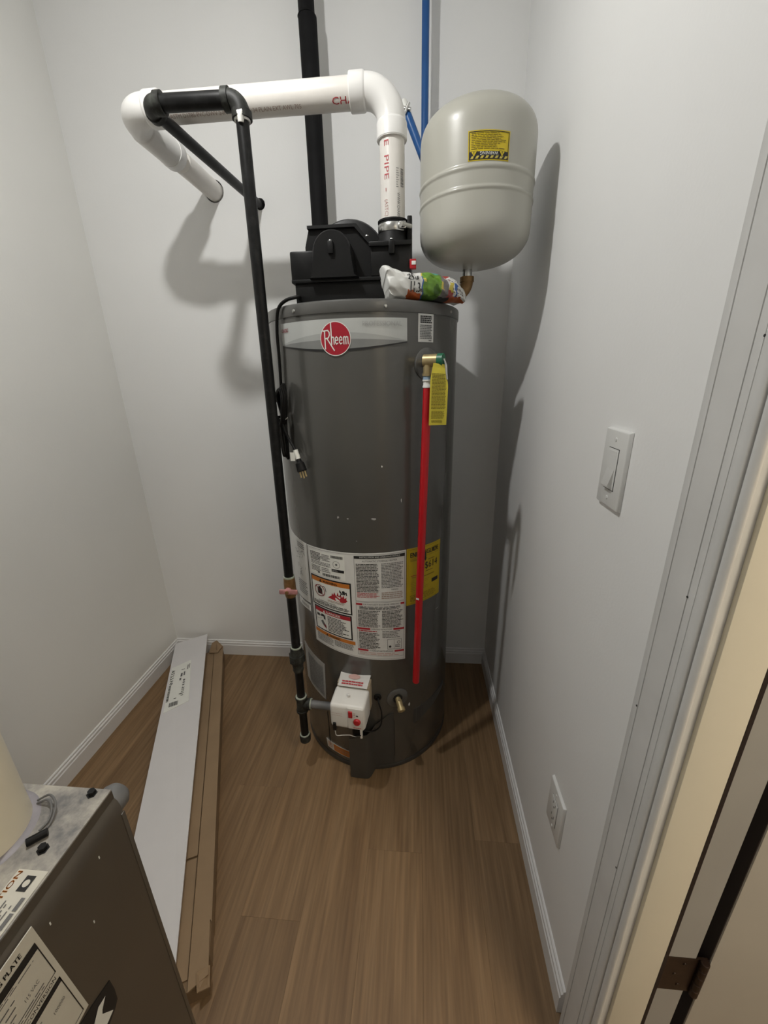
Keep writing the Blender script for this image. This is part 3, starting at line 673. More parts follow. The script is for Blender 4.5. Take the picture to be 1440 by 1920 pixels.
# yellow tag, gently curled
tv = []; tf = []; nn = 14; TW = .043
for i in range(nn+1):
    t = i/nn; z = 1.372-.148*t; cx_ = .029+.018*(t < 2)-.003*t; yy = 1.037-.004*sin(2.6*t)-.002
    for s in (0, 1):
        for b in (0, .0006):
            tv.append((cx_-.018+TW*s*(.80+.22*min(1, t*3.0))+(.006*(1-min(1, t*4)) if s == 0 else 0), yy+b+(.005*s), z-.004*s*(1-t)))
for i in range(nn):
    a, b = i*4, i*4+4; tf += [[a, b, b+2, a+2], [a+1, a+3, b+3, b+1], [a, a+1, b+1, b], [a+2, b+2, b+3, a+3]]
tf += [[0, 2, 3, 1], [nn*4, nn*4+1, nn*4+3, nn*4+2]]
tg = raw('warning_tag', tv, tf, 'yellow2', rv); tg['label'] = 'yellow printed warning tag'
def tagf(u, v_, h):
    t = 1-v_/.148; z = 1.372-.148*t; x0 = .029+.018-.003*t-.018; s = u/TW
    return Vector((x0+TW*s*(.80+.22*min(1, t*3)), 1.037-.004*sin(2.6*t)-.002+.005*s-h, z-.004*s*(1-t)))
TL = Label(tagf, 0, 0, None, '', tg, step=.05); TL.lines(.004, .040, .039, .126, 26, 'inky', 91, .5, .08, .0008); TL.lines(.005, .016, .037, .036, 7, 'inky', 92, .5, .1, .0008); TL.lines(.006, .006, .034, .013, 3, 'inky', 93, .5, .1, .0008); TL.done()

# --- power vent blower on the cap
bl = MB()
bl.box(-.318, -.028, 1.135, 1.47, 1.5205, 1.574, .006).box(-.324, -.024, 1.129, 1.476, 1.572, 1.580, .002)
blo = bl.build('blower_base', 'blackp', wh); blo['label'] = 'black plastic power vent blower'
BB = []
zt, xc, rr_ = 1.634, -.2135, .047
face = [(-.274, 1.578), (-.269, 1.583)]+[(xc-rr_*cos(pi*i/18)*1.02, zt+rr_*sin(pi*i/18)*1.02) for i in range(19)]+[(-.158, 1.583), (-.150, 1.578)]
def inset(poly, k, c): return [(c[0]+(x-c[0])*k, c[1]+(z-c[1])*k) for x, z in poly]
mc = MB(); rings = [(face, 1.200), (face, 1.120), (inset(face, .985, (xc, 1.60)), 1.1150), (inset(face, .95, (xc, 1.60)), 1.1125)]
v = []; f = []; n = len(face)
for pl, y in rings: v += [(x, y, z) for x, z in pl]
for i in range(len(rings)-1):
    for k in range(n): f.append([i*n+k, i*n+(k+1) % n, (i+1)*n+(k+1) % n, (i+1)*n+k])
f.append([3*n+k for k in range(n)]); f.append([k for k in range(n)][::-1])
mc.add(v, f); mc.build('motor_cover', 'blackp', blo)
MB().box(-.222, -.208, 1.104, 1.114, 1.628, 1.655, .003).build('cover_boss', 'blackp2', blo)
MB().lathe([(.0045, 0), (.004, .002)], (-.215, 1.109, 1.655), (0, 0, 1), 12).build('boss_screw', 'screw', blo)
MB().prism([(-.292, 1.58), (-.120, 1.58), (-.125, 1.655), (-.155, 1.692), (-.165, 1.700), (-.280, 1.700), (-.292, 1.66)], lambda u, v_, h: Vector((u, h, v_)), 1.170, 1.30).build('blower_housing', 'blackp', blo)
MB().prism([(-.282, 1.697), (-.163, 1.697), (-.128, 1.660), (-.125, 1.665), (-.158, 1.704), (-.282, 1.704)], lambda u, v_, h: Vector((u, h, v_)), 1.160, 1.174).build('housing_rim', 'blackp2', blo)
MB().lathe([(.060, -.006), (.100, 0), (.104, .006), (.104, .050), (.098, .056), (.04, .058)], (-.192, 1.255, 1.641), (0, 1, 0), 56).build('fan_scroll', 'blackp', blo)
MB().box(-.333, -.268, 1.16, 1.30, 1.578, 1.651, .006).build('junction_box', 'blackp', blo)
MB().box(-.121, -.020, 1.128, 1.26, 1.580, 1.650, .006).box(-.123, -.018, 1.120, 1.130, 1.643, 1.653, .002).box(-.075, -.060, 1.116, 1.128, 1.625, 1.653, .003).build('outlet_box', 'blackp', blo)
for x, z in ((-.127, 1.664), (-.0675, 1.655)):
    MB().lathe([(.0042, 0), (.0036, .002)], (x, 1.121, z), (0, 0, 1), 12).build('housing_screw', 'screw', blo)
VX, VY = -.0675, 1.190
MB().lathe([(.047, 1.640), (.047, 1.652), (.040, 1.658), (.038, 1.672), (.0365, 1.674), (.0365, 1.706), (.038, 1.707), (.038, 1.711), (.030, 1.711)], (VX, VY, 0), (0, 0, 1), 48).build('vent_coupling', 'rubber', blo)
MB().lathe([(.0372, 1.684), (.0378, 1.685), (.0378, 1.701), (.0372, 1.702)], (VX, VY, 0), (0, 0, 1), 48, cap=False).box(VX+.018, VX+.034, VY-.040, VY-.028, 1.685, 1.701, .002).tube([(VX+.022, VY-.044, 1.693), (VX+.044, VY-.022, 1.693)], .0065, 12).build('hose_clamp', 'steel', blo)
MB().box(-.031, -.019, 1.165, 1.19, 1.60, 1.716, .003).build('pressure_switch_bracket', 'blackp2', blo)
MB().box(-.024, -.008, 1.118, 1.138, 1.592, 1.612, .002).build('wire_connector', 'redp', blo)
MB().box(-.019, -.009, 1.116, 1.119, 1.599, 1.607, .0005).build('wire_terminal', 'white2', blo)
# --- power cord, its tied bundle and plug
def pc(ph, z, dr=.012): return P(ph, RT+dr, z)
cd = MB().tube(spline([(-.318, 1.16, 1.545), P(-31, .262, 1.538), P(-36, .284, 1.530), P(-41, .293, 1.510), pc(-44.2, 1.46, .011), pc(-45.5, 1.40, .009), pc(-47, 1.33, .008), pc(-48.5, 1.27, .008), pc(-49, 1.235, .012), pc(-49, 1.20, .016), pc(-49, 1.165, .016)]), .0042, 12).build('power_cord', 'rubber', wh); cd['label'] = 'black power cord tied in a bundle'
for k in range(3):
    o_ = .012+.009*k
    MB().tube(spline([pc(-46.3, 1.25, .010+.003*k), pc(-44.3, 1.30, o_), pc(-41.3+k, 1.328-.006*k, o_+.004), pc(-39.8+k, 1.29, o_+.006), pc(-42.3+k, 1.24, o_+.004), pc(-44.8, 1.21, o_), pc(-46.1, 1.17, .012+.004*k), pc(-45.8+k*.8, 1.125+.01*k, .012+.005*k), pc(-43.3+k, 1.14, o_+.006), pc(-43.3, 1.20, o_+.004), pc(-45.0, 1.245, o_)]), .0048, 10).build('cord_loop', 'rubber', cd)
MB().tube(spline([pc(-46.3, 1.233, .022), pc(-43.8, 1.238, .030), pc(-41.8, 1.236, .020), pc(-40.3, 1.241, .016)]), .0011, 8).build('twist_tie', 'sealant', cd)
MB().tube(spline([pc(-43.8, 1.232, .026), pc(-40.3, 1.195, .024), pc(-36.3, 1.165, .022), pc(-34.3, 1.152, .022)]), .0036, 10).build('cord_end', 'rubber', cd)
a0 = pc(-34.6, 1.155, .022); a1 = pc(-30.4, 1.085, .020); ax = (a1-a0).normalized()
MB().tube([a0+ax*.0, a0+ax*.026], .0070, 12).box(a0.x-.014, a0.x-.001, a0.y-.007, a0.y-.0058, a0.z-.030, a0.z-.006).build('cord_label', 'white2', cd)
MB().tube([a0+ax*.024, a0+ax*.034, a0+ax*.038, a0+ax*.060, a0+ax*.062], [.0065, .0080, .0125, .0145, .0130], 16).build('plug', 'rubber', cd)
sx = ax.cross(Vector((0, -1, 0))).normalized()
for s in (-1, 0, 1):
    MB().tube([a0+ax*.060+sx*(.0075*s), a0+ax*(.079 if s else .082)+sx*(.0075*s)], .0026, 8).build('plug_prong', 'brass', cd)

# ================================================================== RED DISCHARGE TUBE
rt_ = thing('discharge_tube', (-.003, 1.055, .37), 'bright red plastic discharge tube hanging down the front of the heater', 'pipe')
MB().tube([(RTUBE.x, RTUBE.y, 1.318), (.010, 1.062, .85), (-.0032, 1.062, .392)], .0111, 24).build('tube', 'red', rt_)
MB().lathe([(.0125, 0), (.0125, .004), (.0110, .006), (.0110, .014), (.0130, .016), (.0130, .019)], (RTUBE.x, RTUBE.y, 1.3145), (0, 0, 1), 24).build('crimp_ring', 'sealant', rt_)
MB().lathe([(.0112, 0), (.0118, .002), (.0118, .009), (.0112, .010)], (RTUBE.x, RTUBE.y, 1.3325), (0, 0, 1), 24).build('blue_collar', 'bluec', rt_)
PR = Label(cyl(.0043, 1.062, .0111, 0, .705), 0, 0, None, '', rt_); PR.rect(-.009, 0, .008, .006, 'white2', .0004); PR.done()

# ================================================================== PVC VENT
RV = .0302; RH = .0362; RZ = 1.970; RY = 1.192
vt = thing('vent_pipe', (VX, VY, 1.70), 'white plastic vent pipe rising from the blower and turning into the back wall', 'pipe')
vp = MB().lathe([(RV, 0), (RV, .20)], (VX, VY, 1.695), (0, 0, 1), 48).build('riser', 'pvc_p', vt)
hp = MB().lathe([(RV, 0), (RV, .52)], (-.650, RY, RZ), (1, 0, 0), 48).build('cross_run', 'pvc_p', vt)
bp = MB().lathe([(RV, 0), (RV, .27)], (-.722, YB+.06, RZ), (0, -1, 0), 48).build('wall_run', 'pvc_p', vt)
EL = .062
def elbow(c_h1, d1, c_h2, d2, hub1, hub2, name, corner):
    """90 degree elbow with two hubs"""
    corner = Vector(corner); d1 = Vector(d1); d2 = Vector(d2); ctr = corner+d1*EL+d2*EL
    pts = arc(ctr, -d2, -d1, EL, 0, pi/2, 14)
    mb = MB().tube(pts, RV+.0030, 40)
    mb.lathe([(RV+.0005, hub1), (RH-.0012, hub1), (RH, hub1-.0015), (RH, .003), (RH-.001, 0), (RV, -.006)], corner+d1*EL, d1, 40)
    mb.lathe([(RV+.0005, hub2), (RH-.0012, hub2), (RH, hub2-.0015), (RH, .003), (RH-.001, 0), (RV, -.006)], corner+d2*EL, d2, 40)
    return mb.build(name, 'pvc', vt)
elbow(0, (-1, 0, 0), 0, (0, 0, -1), .034, .034, 'elbow', (VX, VY, RZ))
elbow(0, (1, 0, 0), 0, (0, 1, 0), .034, .150, 'elbow', (-.722, RY, RZ))
MB().lathe([(RH+.0015, 0), (RH+.0015, .030), (RH, .032)], (-.722, RY+EL+.120, RZ), (0, 1, 0), 40).build('coupling', 'pvc', vt)
T1 = Label(hcyl(0, RY, RZ, RV, radians(-47)), 0, 0, None, '', hp); T1.text('CHA', -.2035, -.006, .0130, 'inkr', .0006, width=.052); T1.done()
T1b = Label(hcyl(0, RY, RZ, RV, radians(-55)), 0, 0, None, '', hp); T1b.text('ASTM D1785 PVC-DWV 2-IN 11-16 06 06 34 PLAIN EXT AWL 705', -.600, -.004, .0085, 'inkb', .0006, width=.322); T1b.done()
T2 = Label(cyl(VX, VY, RV, -34, 1.86), 0, 0, None, '', vp); T2.text('E  PIPE  -', 0, .006, .0115, 'inkr', .0006, rot=-90, width=.100); T2.text('(ASTC)', 0, -.110, .0085, 'inkp', .0006, rot=-90, width=.034); T2.done()
T3 = Label(cyl(VX, VY, RV, 32, 1.75), 0, 0, None, '', vp); T3.text('WWW.CHARPL', -.004, .013, .0075, 'inkg', .0006, rot=-90, width=.054); T3.lines(-.006, .022, .002, .063, 9, 'inkg', 8, .25, .5, .0006); T3.barcode(.006, .026, .016, .062, 'inkg', 9, .0006, True); T3.done()
# thin white plastic ring at the lower end of the riser's hub
MB().lathe([(.0352, 0), (.0352, .0015)], (VX, VY, 1.8735), (0, 0, 1), 40).build('hub_end_ring', 'pvc', vt)

# ================================================================== GAS PIPE
GR = .0138
gB = Vector((-.3925, 1.045, 0)); gT = Vector((-.3815, 1.060, 0))
def gp(z): t = z/1.90; return Vector((gB.x+(gT.x-gB.x)*t, gB.y+(gT.y-gB.y)*t, z))
gs = thing('gas_pipe', (gB.x, gB.y, .12), 'black iron gas pipe dropping down in front of the heater with a red-handled valve', 'pipe')
GZ = 1.908
MB().tube([gp(.765), gp(1.30), gp(GZ-.02)], GR, 24).build('drop_pipe', 'iron', gs)
MB().tube([gp(.46), gp(.72)], GR*1.02, 24).build('pipe_length', 'iron', gs)
MB().tube([gp(.315), gp(.46)], GR*.97, 24).build('pipe_length', 'iron', gs)
MB().tube([gp(.15), gp(.29)], GR*.97, 24).build('drip_leg', 'iron', gs)
ztee = .292
tee = MB().tube([gp(ztee-.030), gp(ztee-.024), gp(ztee-.0235), gp(ztee+.0235), gp(ztee+.024), gp(ztee+.030)], [.0205, .0205, .0180, .0180, .0205, .0205], 24)
tq = gp(ztee); tee.tube([tq, tq+Vector((.024, 0, 0)), tq+Vector((.0245, 0, 0)), tq+Vector((.030, 0, 0))], [.0175, .0175, .0205, .0205], 24).build('tee', 'iron_g', gs)
MB().tube([gp(ztee+.030), gp(ztee+.033)], .0185, 20).tube([tq+Vector((.030, 0, 0)), tq+Vector((.0345, 0, 0))], .0180, 20).build('thread_sealant', 'dope_g', gs)
MB().tube([tq+Vector((.020, 0, 0)), tq+Vector((.135, -.022, .012))], GR*.98, 24).build('valve_nipple', 'galv', gs)
MB().tube([gp(.128), gp(.131), gp(.152), gp(.157)], [.012, .0185, .0195, .0175], 24).build('drip_cap', 'iron_g', gs)
MB().tube([gp(.157), gp(.160)], .0172, 20).build('thread_sealant', 'dope_g', gs)
zu = .485
MB().tube([gp(zu-.055), gp(zu-.048), gp(zu-.044), gp(zu-.018), gp(zu-.016)], [.0165, .0180, .0165, .0200, .022], 24).tube([gp(zu-.016), gp(zu+.010)], .0265, 8).tube([gp(zu+.010), gp(zu+.026), gp(zu+.036)], [.0215, .0195, .0185], 24).build('union', 'iron_g', gs)
MB().tube([gp(zu+.036), gp(zu+.040)], .0176, 20).build('thread_sealant', 'dope_g', gs)
zv = .735
vl = MB().tube([gp(zv-.026), gp(zv-.020), gp(zv-.014), gp(zv+.018), gp(zv+.030), gp(zv+.038)], [.0160, .0170, .0178, .0178, .0170, .0166], 24).build('shutoff_valve', 'brass_d', gs)
MB().tube([gp(zv+.038), gp(zv+.043)], .0166, 20).build('thread_sealant', 'dope_g', gs)
hq = gp(zv+.004)
MB().tube([hq+Vector((0, -.012, 0)), hq+Vector((0, -.026, 0))], .0090, 16).box(hq.x-.024, hq.x+.032, hq.y-.032, hq.y-.025, hq.z-.007, hq.z+.008, .0030).build('valve_handle', mat('handle_pink_red', (.42, .20, .20), .5, var=.3, scale=60), vl)
MB().lathe([(.0062, 0), (.0050, .004)], hq+Vector((0, -.032, 0)), (0, -1, 0), 6).build('handle_nut', 'brass_d', vl)
# top elbow, short run, back elbow, run to the wall
gt = gp(GZ)
def iron_elbow(corner, d1, d2, name):
    c = Vector(corner); d1 = Vector(d1); d2 = Vector(d2); e = .026
    pts = arc(c+d1*e+d2*e, -d2, -d1, e, 0, pi/2, 10)
    return MB().tube(pts, .0182, 24).tube([c+d1*(e-.004), c+d1*(e+.010)], .0212, 24).tube([c+d2*(e-.004), c+d2*(e+.010)], .0212, 24).build(name, 'iron_g', gs)
iron_elbow(gt, (-1, 0, 0), (0, 0, -1), 'elbow')
gk = Vector((-.5885, gt.y, GZ+.003))
MB().tube([gt-Vector((.030, 0, 0)), gk+Vector((.030, 0, 0))], GR*1.15, 24).build('short_run', 'iron', gs)
iron_elbow(gk, (1, 0, 0), (0, 1, 0), 'elbow')
MB().tube([gk+Vector((0, .030, 0)), Vector((-.562, YB+.06, 1.924))], GR, 24).build('wall_run', 'iron', gs)
sm = MB(); sm.tube([gt+Vector((.001, -.013, -.046)), gt+Vector((.002, -.0145, -.030)), gt+Vector((.008, -.016, -.026))], [.006, .009, .004], 10).tube([gp(GZ-.036), gp(GZ-.040)], .0168, 20).build('joint_sealant', 'sealant', gs)

# ================================================================== PIPES ALONG THE BACK WALL
ip = thing('insulated_pipe', (-.3335, 1.565, 1.52), 'thick black foam-insulated pipe standing against the back wall', 'pipe')
MB().tube([(-.3335, 1.560, 1.521), (-.3335, 1.565, 2.345)], .0272, 28).build('insulation_sleeve', 'insul', ip)
MB().tube([(-.3345, 1.563, 2.345), (-.3345, 1.563, 2.352), (-.3345, 1.563, ZC-.001)], [.0272, .0235, .0235], 28).build('insulation_sleeve', 'insul', ip)
MB().box(-.3365, -.3305, 1.5365, 1.5385, 1.99, 1.999, .0005).build('paint_fleck', 'white2', ip)
b1 = thing('supply_pipe', (.0145, 1.585, 1.76), 'bright blue plastic pipe running straight up to the ceiling', 'pipe')
MB().tube([(.040, 1.50, 1.765), (.024, 1.560, 1.775), (.0165, 1.582, 1.80), (.0135, 1.585, 1.84), (.0135, 1.585, ZC-.001)], .0112, 20).build('tube', 'blue', b1)
b2 = thing('branch_pipe', (.02, 1.36, 1.86), 'short slanting blue pipe with a metal end fitting beside the expansion tank', 'pipe')
MB().tube([(-.036, 1.36, 2.005), (.010, 1.36, 1.905), (.055, 1.36, 1.81)], .0112, 20).build('tube', 'blue', b2)
MB().tube([(-.048, 1.36, 2.031), (-.0365, 1.36, 2.006)], [.0115, .0125], 16).build('end_fitting', 'sealant', b2)
MB().tube([(-.050, 1.352, 2.016), (-.026, 1.348, 2.008)], .0045, 10).tube([(-.042, 1.347, 2.000), (-.030, 1.345, 2.022)], .0040, 10).build('clamp', 'steel', b2)

# ================================================================== EXPANSION TANK
EX, EY, ER = .1385, 1.22, .1375
et = thing('expansion_tank', (EX, EY, 1.60), 'cream enamelled expansion tank with a yellow warning label', 'tank')
prof = [(.001, 1.607)]
for i in range(1, 17):
    a = pi/2*i/16; prof.append((ER*sin(a)**.80, 1.686-.079*cos(a)**.82))
prof += [(ER, 1.7000), (ER, 1.7290), (ER, 1.7318), (ER+.0014, 1.7334), (ER+.0022, 1.7362), (ER+.0014, 1.7390), (ER, 1.7406), (ER, 1.7434), (ER, 1.7660), (ER, 1.7688), (ER+.0016, 1.7706), (ER+.0026, 1.7740), (ER+.0016, 1.7774), (ER, 1.7792), (ER, 1.7820), (ER, 1.840), (ER, 1.862)]
for i in range(1, 19):
    a = pi/2*i/18; prof.append((max(.001, ER*cos(a)**.76), 1.862+.074*sin(a)**.84))
MB().lathe(prof, (EX, EY, 0), (0, 0, 1), 96).build('tank_shell', 'tank_w', et, ang=60)
EW, EH = .0905, .055
LW = Label(cylquad(EX, EY, ER, (-15.2, 1.8365), (22.8, 1.8335), (-14.6, 1.783), (22.6, 1.781), EW, EH), EW, EH, 'yellow', 'warning_label', et, 'yellow and black warning label, printed upside down')
LW.frame(.002, .002, EW-.002, EH-.002, .0014, 'ink')
LW.rect(.0035, .0035, EW-.0035, .0165, 'ink', .0013)
for k in range(8):
    u = .005+k*.0105; LW.poly([(u, .0035), (u+.0055, .0035), (u+.0090, .0085), (u+.0035, .0085)], 'bag_y', .0016)
LW.text('WARNING', EW*.5+.0195, .0158, .0062, 'white2', .0019, rot=180, width=.039)
for c in (.013, .0735):
    LW.poly([(c-.0075, .0175), (c+.0075, .0175), (c, .0055)], 'ink', .0018); LW.poly([(c-.0060, .0168), (c+.0060, .0168), (c, .0070)], 'yellow', .0021); LW.poly([(c-.001, .0160), (c+.001, .0160), (c, .010)], 'ink', .0024)
LW.lines(.007, .020, .083, .051, 10, 'inky', 95, .38, .3); LW.done()
# brass fittings from the tank to the heater
be = thing('brass_elbow', (.100, 1.235, 1.56), 'dull brass elbow under the cream expansion tank', 'pipe fitting')
MB().lathe([(.0125, 1.582), (.0125, 1.612)], (.1275, 1.235, 0), (0, 0, 1), 20).build('steel_nipple', 'steel', be)
pts = arc((.0955, 1.235, 1.580), (1, 0, 0), (0, 0, 1), .032, 0, -pi/2, 10)
MB().tube(pts, .0165, 20).lathe([(.0185, 0), (.0185, .012)], (.1275, 1.235, 1.578), (0, 0, 1), 20).tube([(.0955, 1.235, 1.548), (.078, 1.235, 1.548)], .0190, 20).build('elbow_body', 'brass_d', be)
MB().tube([(.080, 1.235, 1.548), (.045, 1.25, 1.548), (.030, 1.26, 1.545), (.026, 1.265, 1.535), (.026, 1.265, 1.5206)], .0125, 16).build('pipe_nipple', 'brass_d', be)

# ================================================================== SAND BAG ON THE CAP
bg = thing('sand_bag', (.005, 1.155, 1.5206), 'plump white printed plastic bag lying on the heater cap', 'bag')
NU, NV = 320, 140
BA = Vector((-.090, 1.122, 0)); BBv = Vector((.106, 1.188, 0)); bdir = (BBv-BA).normalized(); bperp = Vector((bdir.y, -bdir.x, 0))
def bagf(u, v_, h=0):
    """u 0..1 along the bag, v_ 0..1 round it (bottom 0, front .25, top .5)"""
    a = 2*pi*v_; yy = sin(a); zz = -cos(a)
    sg = lambda q, p_: (abs(q)**p_)*(1 if q >= 0 else -1)
    el = min(1, u/.07)**.40 if u < .07 else 1.0
    er = min(1, (1-u)/.17)**.55 if u > .83 else 1.0
    hz = .0345-.004*smooth01(u/.25)-.0065*smooth01((u-.55)/.4)
    rz = hz*(.62+.38*el)*(.30+.70*er); ry = .056*(.88+.12*el)*(.62+.38*er)
    x = u*.2068
    y = ry*sg(yy, .72); z = 1.5208+hz*(.55+.45*er)+rz*sg(zz, .70)
    if u < .16:                       # gathered, folded end
        k = (1-u/.16)
        z += .013*k**1.3*max(0, zz+.1)+.0030*k*sin(13*a)*(.3+.7*abs(zz)); x -= .007*k*zz; y += .0035*k*sin(9*a+1)
    if u > .88:
        k = (u-.88)/.12; z -= .010*k*k; y += .003*k*sin(8*a)
    z += (.0013*sin(52*u+7*sin(a*2))+.0009*sin(33*u+11*a))*max(0, zz+.6)
    y += .0012*sin(41*u+9*a)
    z = max(z, 1.5208 if u < .86 else 1.5208-.012*(u-.86)/.14*max(0, yy))
    nrm = Vector((0, 0, sg(zz, 1)))+bperp*sg(yy, 1)
    if nrm.length > 0: nrm.normalize()
    return BA+bdir*x+bperp*y+Vector((0, 0, z))+nrm*h
def bagm(u, v_):
    w1 = .006*sin(u*70)+.004*sin(u*133+1); w2 = .005*sin(v_*60)+.003*sin(v_*111)
    if v_ > .56: return 0
    ub = u+w2; ff_ = (v_-.08)/.34           # height on the front face, 0 bottom .. 1 top
    if ub < .225: return 0
    if ub < .405:
        return 3 if ff_ < .40-1.5*max(0, ub-.27)+w1*3 else 0
    if ub < .42: return 7 if ff_ < .75 else 8
    g = ((ub-.525)/.125)**2+((ff_-.5)/.62)**2
    if g < 1.0 or ub < .50:
        if ub < .455 and .55 < ff_ < .72: return 8
        return 2 if (ff_ < .20+w1*4 or ((ub-.59)/.045)**2+((ff_-.36)/.16)**2 < 1) else 1
    if ff_ < .12+w1*3: return 3 if ub > .77 else 4
    if ub < .77 and ff_ < .42+w1*3: return 5 if ub < .735 else 6
    if ff_ > .86 and ub < .74: return 9 if ub < .665 else 6
    if ub < .75:
        c = int((ub*31+ff_*5+.5*sin(ff_*9))) % 6
        return [5, 0, 6, 0, 8, 5][c] if ff_ < .86 else 6
    if .795+.04*sin(ff_*5) < ub < .855 and ff_ < .60: return 7 if ff_ > .16 else 3
    if ub < .80 and ff_ < .62: return 8 if ff_ > .35 else 6
    if ff_ < .20+w1*3 and ub < .93: return 3
    if ub < .95 and ff_ > .30 and (int(ff_*26) % 3 == 0) and sin(u*190+ff_*30) > -.5: return 5
    return 0
v = []; f = []; mi = []
for i in range(NU+1):
    for k in range(NV): v.append(bagf(i/NU, k/NV))
for i in range(NU):
    for k in range(NV):
        k2 = (k+1) % NV; f.append([i*NV+k, (i+1)*NV+k, (i+1)*NV+k2, i*NV+k2]); mi.append(bagm((i+.5)/NU, (k+.5)/NV))
f.append([k for k in range(NV)]); mi.append(0); f.append([NU*NV+k for k in range(NV)][::-1]); mi.append(0)
bo = raw('bag_body', v, f, ['bag_w', 'bag_g', 'bag_g2', 'bag_o', 'bag_k', 'bag_n', 'bag_r', 'bag_b', 'bag_y', 'bag_t'], bg, True, 60, mi)
BT = Label(lambda u, v_, h: bagf(u, v_, h), 0, 0, None, '', bo)
def bagtext(t, u, v0_, cap_, width, m='ink'):
    vv, ff = textmesh(t); x0 = min(p_.x for p_ in vv); x1 = max(p_.x for p_ in vv)
    for d_ in (-.0025, 0, .0025):
        BT._bin(m).add([bagf(u+d_+(p_.x-x0)/(x1-x0)*width, v0_+p_.y/.69*cap_, .0022+abs(d_)*.05) for p_ in vv], ff)
bagtext('25', .232, .282, .072, .075); bagtext('LB', .322, .282, .034, .036); bagtext('11.3', .262, .192, .072, .115); bagtext('KG', .386, .192, .034, .030)
BT.done()

# ================================================================== CARTON AND WHITE BOARD
Dd = Vector((.4062, -.9138, 0)).normalized(); Dn = Vector((.9138, .4062, 0)).normalized()
def CB(s, n_, z): return Dd*s+Dn*n_+Vector((0, 0, z))
ct = thing('cardboard_carton', CB(-1.24, -.33, 0), 'long flat brown cardboard carton lying on the floor', 'box')
S0, S1 = -1.862, -.622
def slab(pts, t, name, m, par, lab=None):
    mb = MB(); n = len(pts); tv = [CB(*q) for q in pts]; bv = [CB(a, b, c-t) for a, b, c in pts]
    mb.add(tv+bv, [list(range(n)), [n+i for i in range(n)][::-1]]+[[i, n+i, n+(i+1) % n, (i+1) % n] for i in range(n)]); o = mb.build(name, m, par, False)
    if lab: o['label'] = lab
    return o
slab([(S0, -.425, .052), (S1, -.425, .046), (S1, -.240, .046), (S0, -.240, .052)], .046, 'carton_body', 'brown2', ct)
slab([(S0, -.2785, .064), (-1.25, -.2770, .060), (-.80, -.2790, .060), (S1+.005, -.2790, .056), (S1-.010, -.2360, .058), (-.735, -.2375, .061), (-.728, -.2330, .062), (-1.2, -.2350, .064), (S0, -.2370, .072)], .004, 'side_flap', 'brown', ct)
slab([(S0+.01, -.400, .056), (-.905, -.400, .054), (-.905, -.281, .0555), (S0+.01, -.281, .058)], .003, 'top_flap', 'brown', ct)
slab([(-.900, -.400, .051), (S1-.02, -.400, .050), (S1-.02, -.282, .0510), (-.900, -.282, .0525)], .003, 'top_flap', 'brown', ct)
slab([(S0-.004, -.303, .060), (S0+.020, -.303, .066), (S0+.042, -.262, .070), (S0+.014, -.238, .085), (S0-.008, -.262, .108), (S0-.006, -.285, .100)], .004, 'end_flap', 'brown', ct)
slab([(S1-.02, -.262, .062), (S1+.014, -.258, .060), (S1+.004, -.235, .040), (S1-.025, -.233, .058)], .004, 'torn_corner', 'brown', ct)
slab([(S0+.10, -.2395, .050), (S1-.05, -.2395, .045), (S1-.05, -.2370, .045), (S0+.10, -.2370, .050)], .044, 'side_panel', 'brown', ct)
wbd = thing('white_board', CB(-1.3, -.38, .06), 'long thin white board with a shipping label resting on the cardboard carton', 'board')
b4 = [(-1.926, -.457, .100), (-.672, -.462, .056), (-.672, -.307, .068), (-1.926, -.307, .119)]
slab(b4, .006, 'board_sheet', 'board', wbd)
def bdf(u, v_, h):
    # u from the left edge to the right (0..0.15), v_ from the far end towards the camera
    s, t = u/.15, v_/1.254
    za = .100+(.119-.100)*s; zb = .056+(.068-.056)*s
    return CB(-1.926+v_, -.457-.005*t+(.150+.005*t)*s, za+(zb-za)*t)+Vector((0, 0, h))
BL = Label(bdf, 0, 0, None, '', wbd, step=.5)
mb = MB(); LP = [(.008, .185), (.088, .165), (.102, .425), (.010, .450)]
mb.add([bdf(a, b, .0009) for a, b in LP]+[bdf(a, b, -.001) for a, b in LP], [[0, 3, 2, 1], [4, 5, 6, 7]]+[[i, (i+1) % 4, 4+(i+1) % 4, 4+i] for i in range(4)])
lo = mb.build('shipping_label', 'white2', wbd, False); lo['label'] = 'white printed shipping label'
BL = Label(bdf, 0, 0, None, '', lo, step=.5)
# text reading towards the camera: rotate so that its top faces the right edge
BL.text('927716', .024, .205, .0135, 'ink', .0016, rot=90, width=.092, bold=.0006)
BL.text('92771', .076, .332, .010, 'ink', .0016, rot=90, width=.050, bold=.0004)
BL.barcode(.011, .300, .020, .395, 'ink', 4, .0016, True); BL.barcode(.026, .405, .060, .428, 'ink', 5, .0016)
for a, b, c, d_ in ((.052, .215, .066, .219), (.052, .24, .060, .262), (.064, .235, .070, .26), (.076, .195, .080, .225), (.083, .19, .086, .22), (.050, .27, .057, .285), (.066, .285, .074, .295), (.066, .300, .074, .309), (.066, .314, .074, .323), (.040, .385, .050, .389), (.058, .366, .066, .372)):
    BL.rect(a, b, c, d_, 'inkg', .0015)
BL.done()

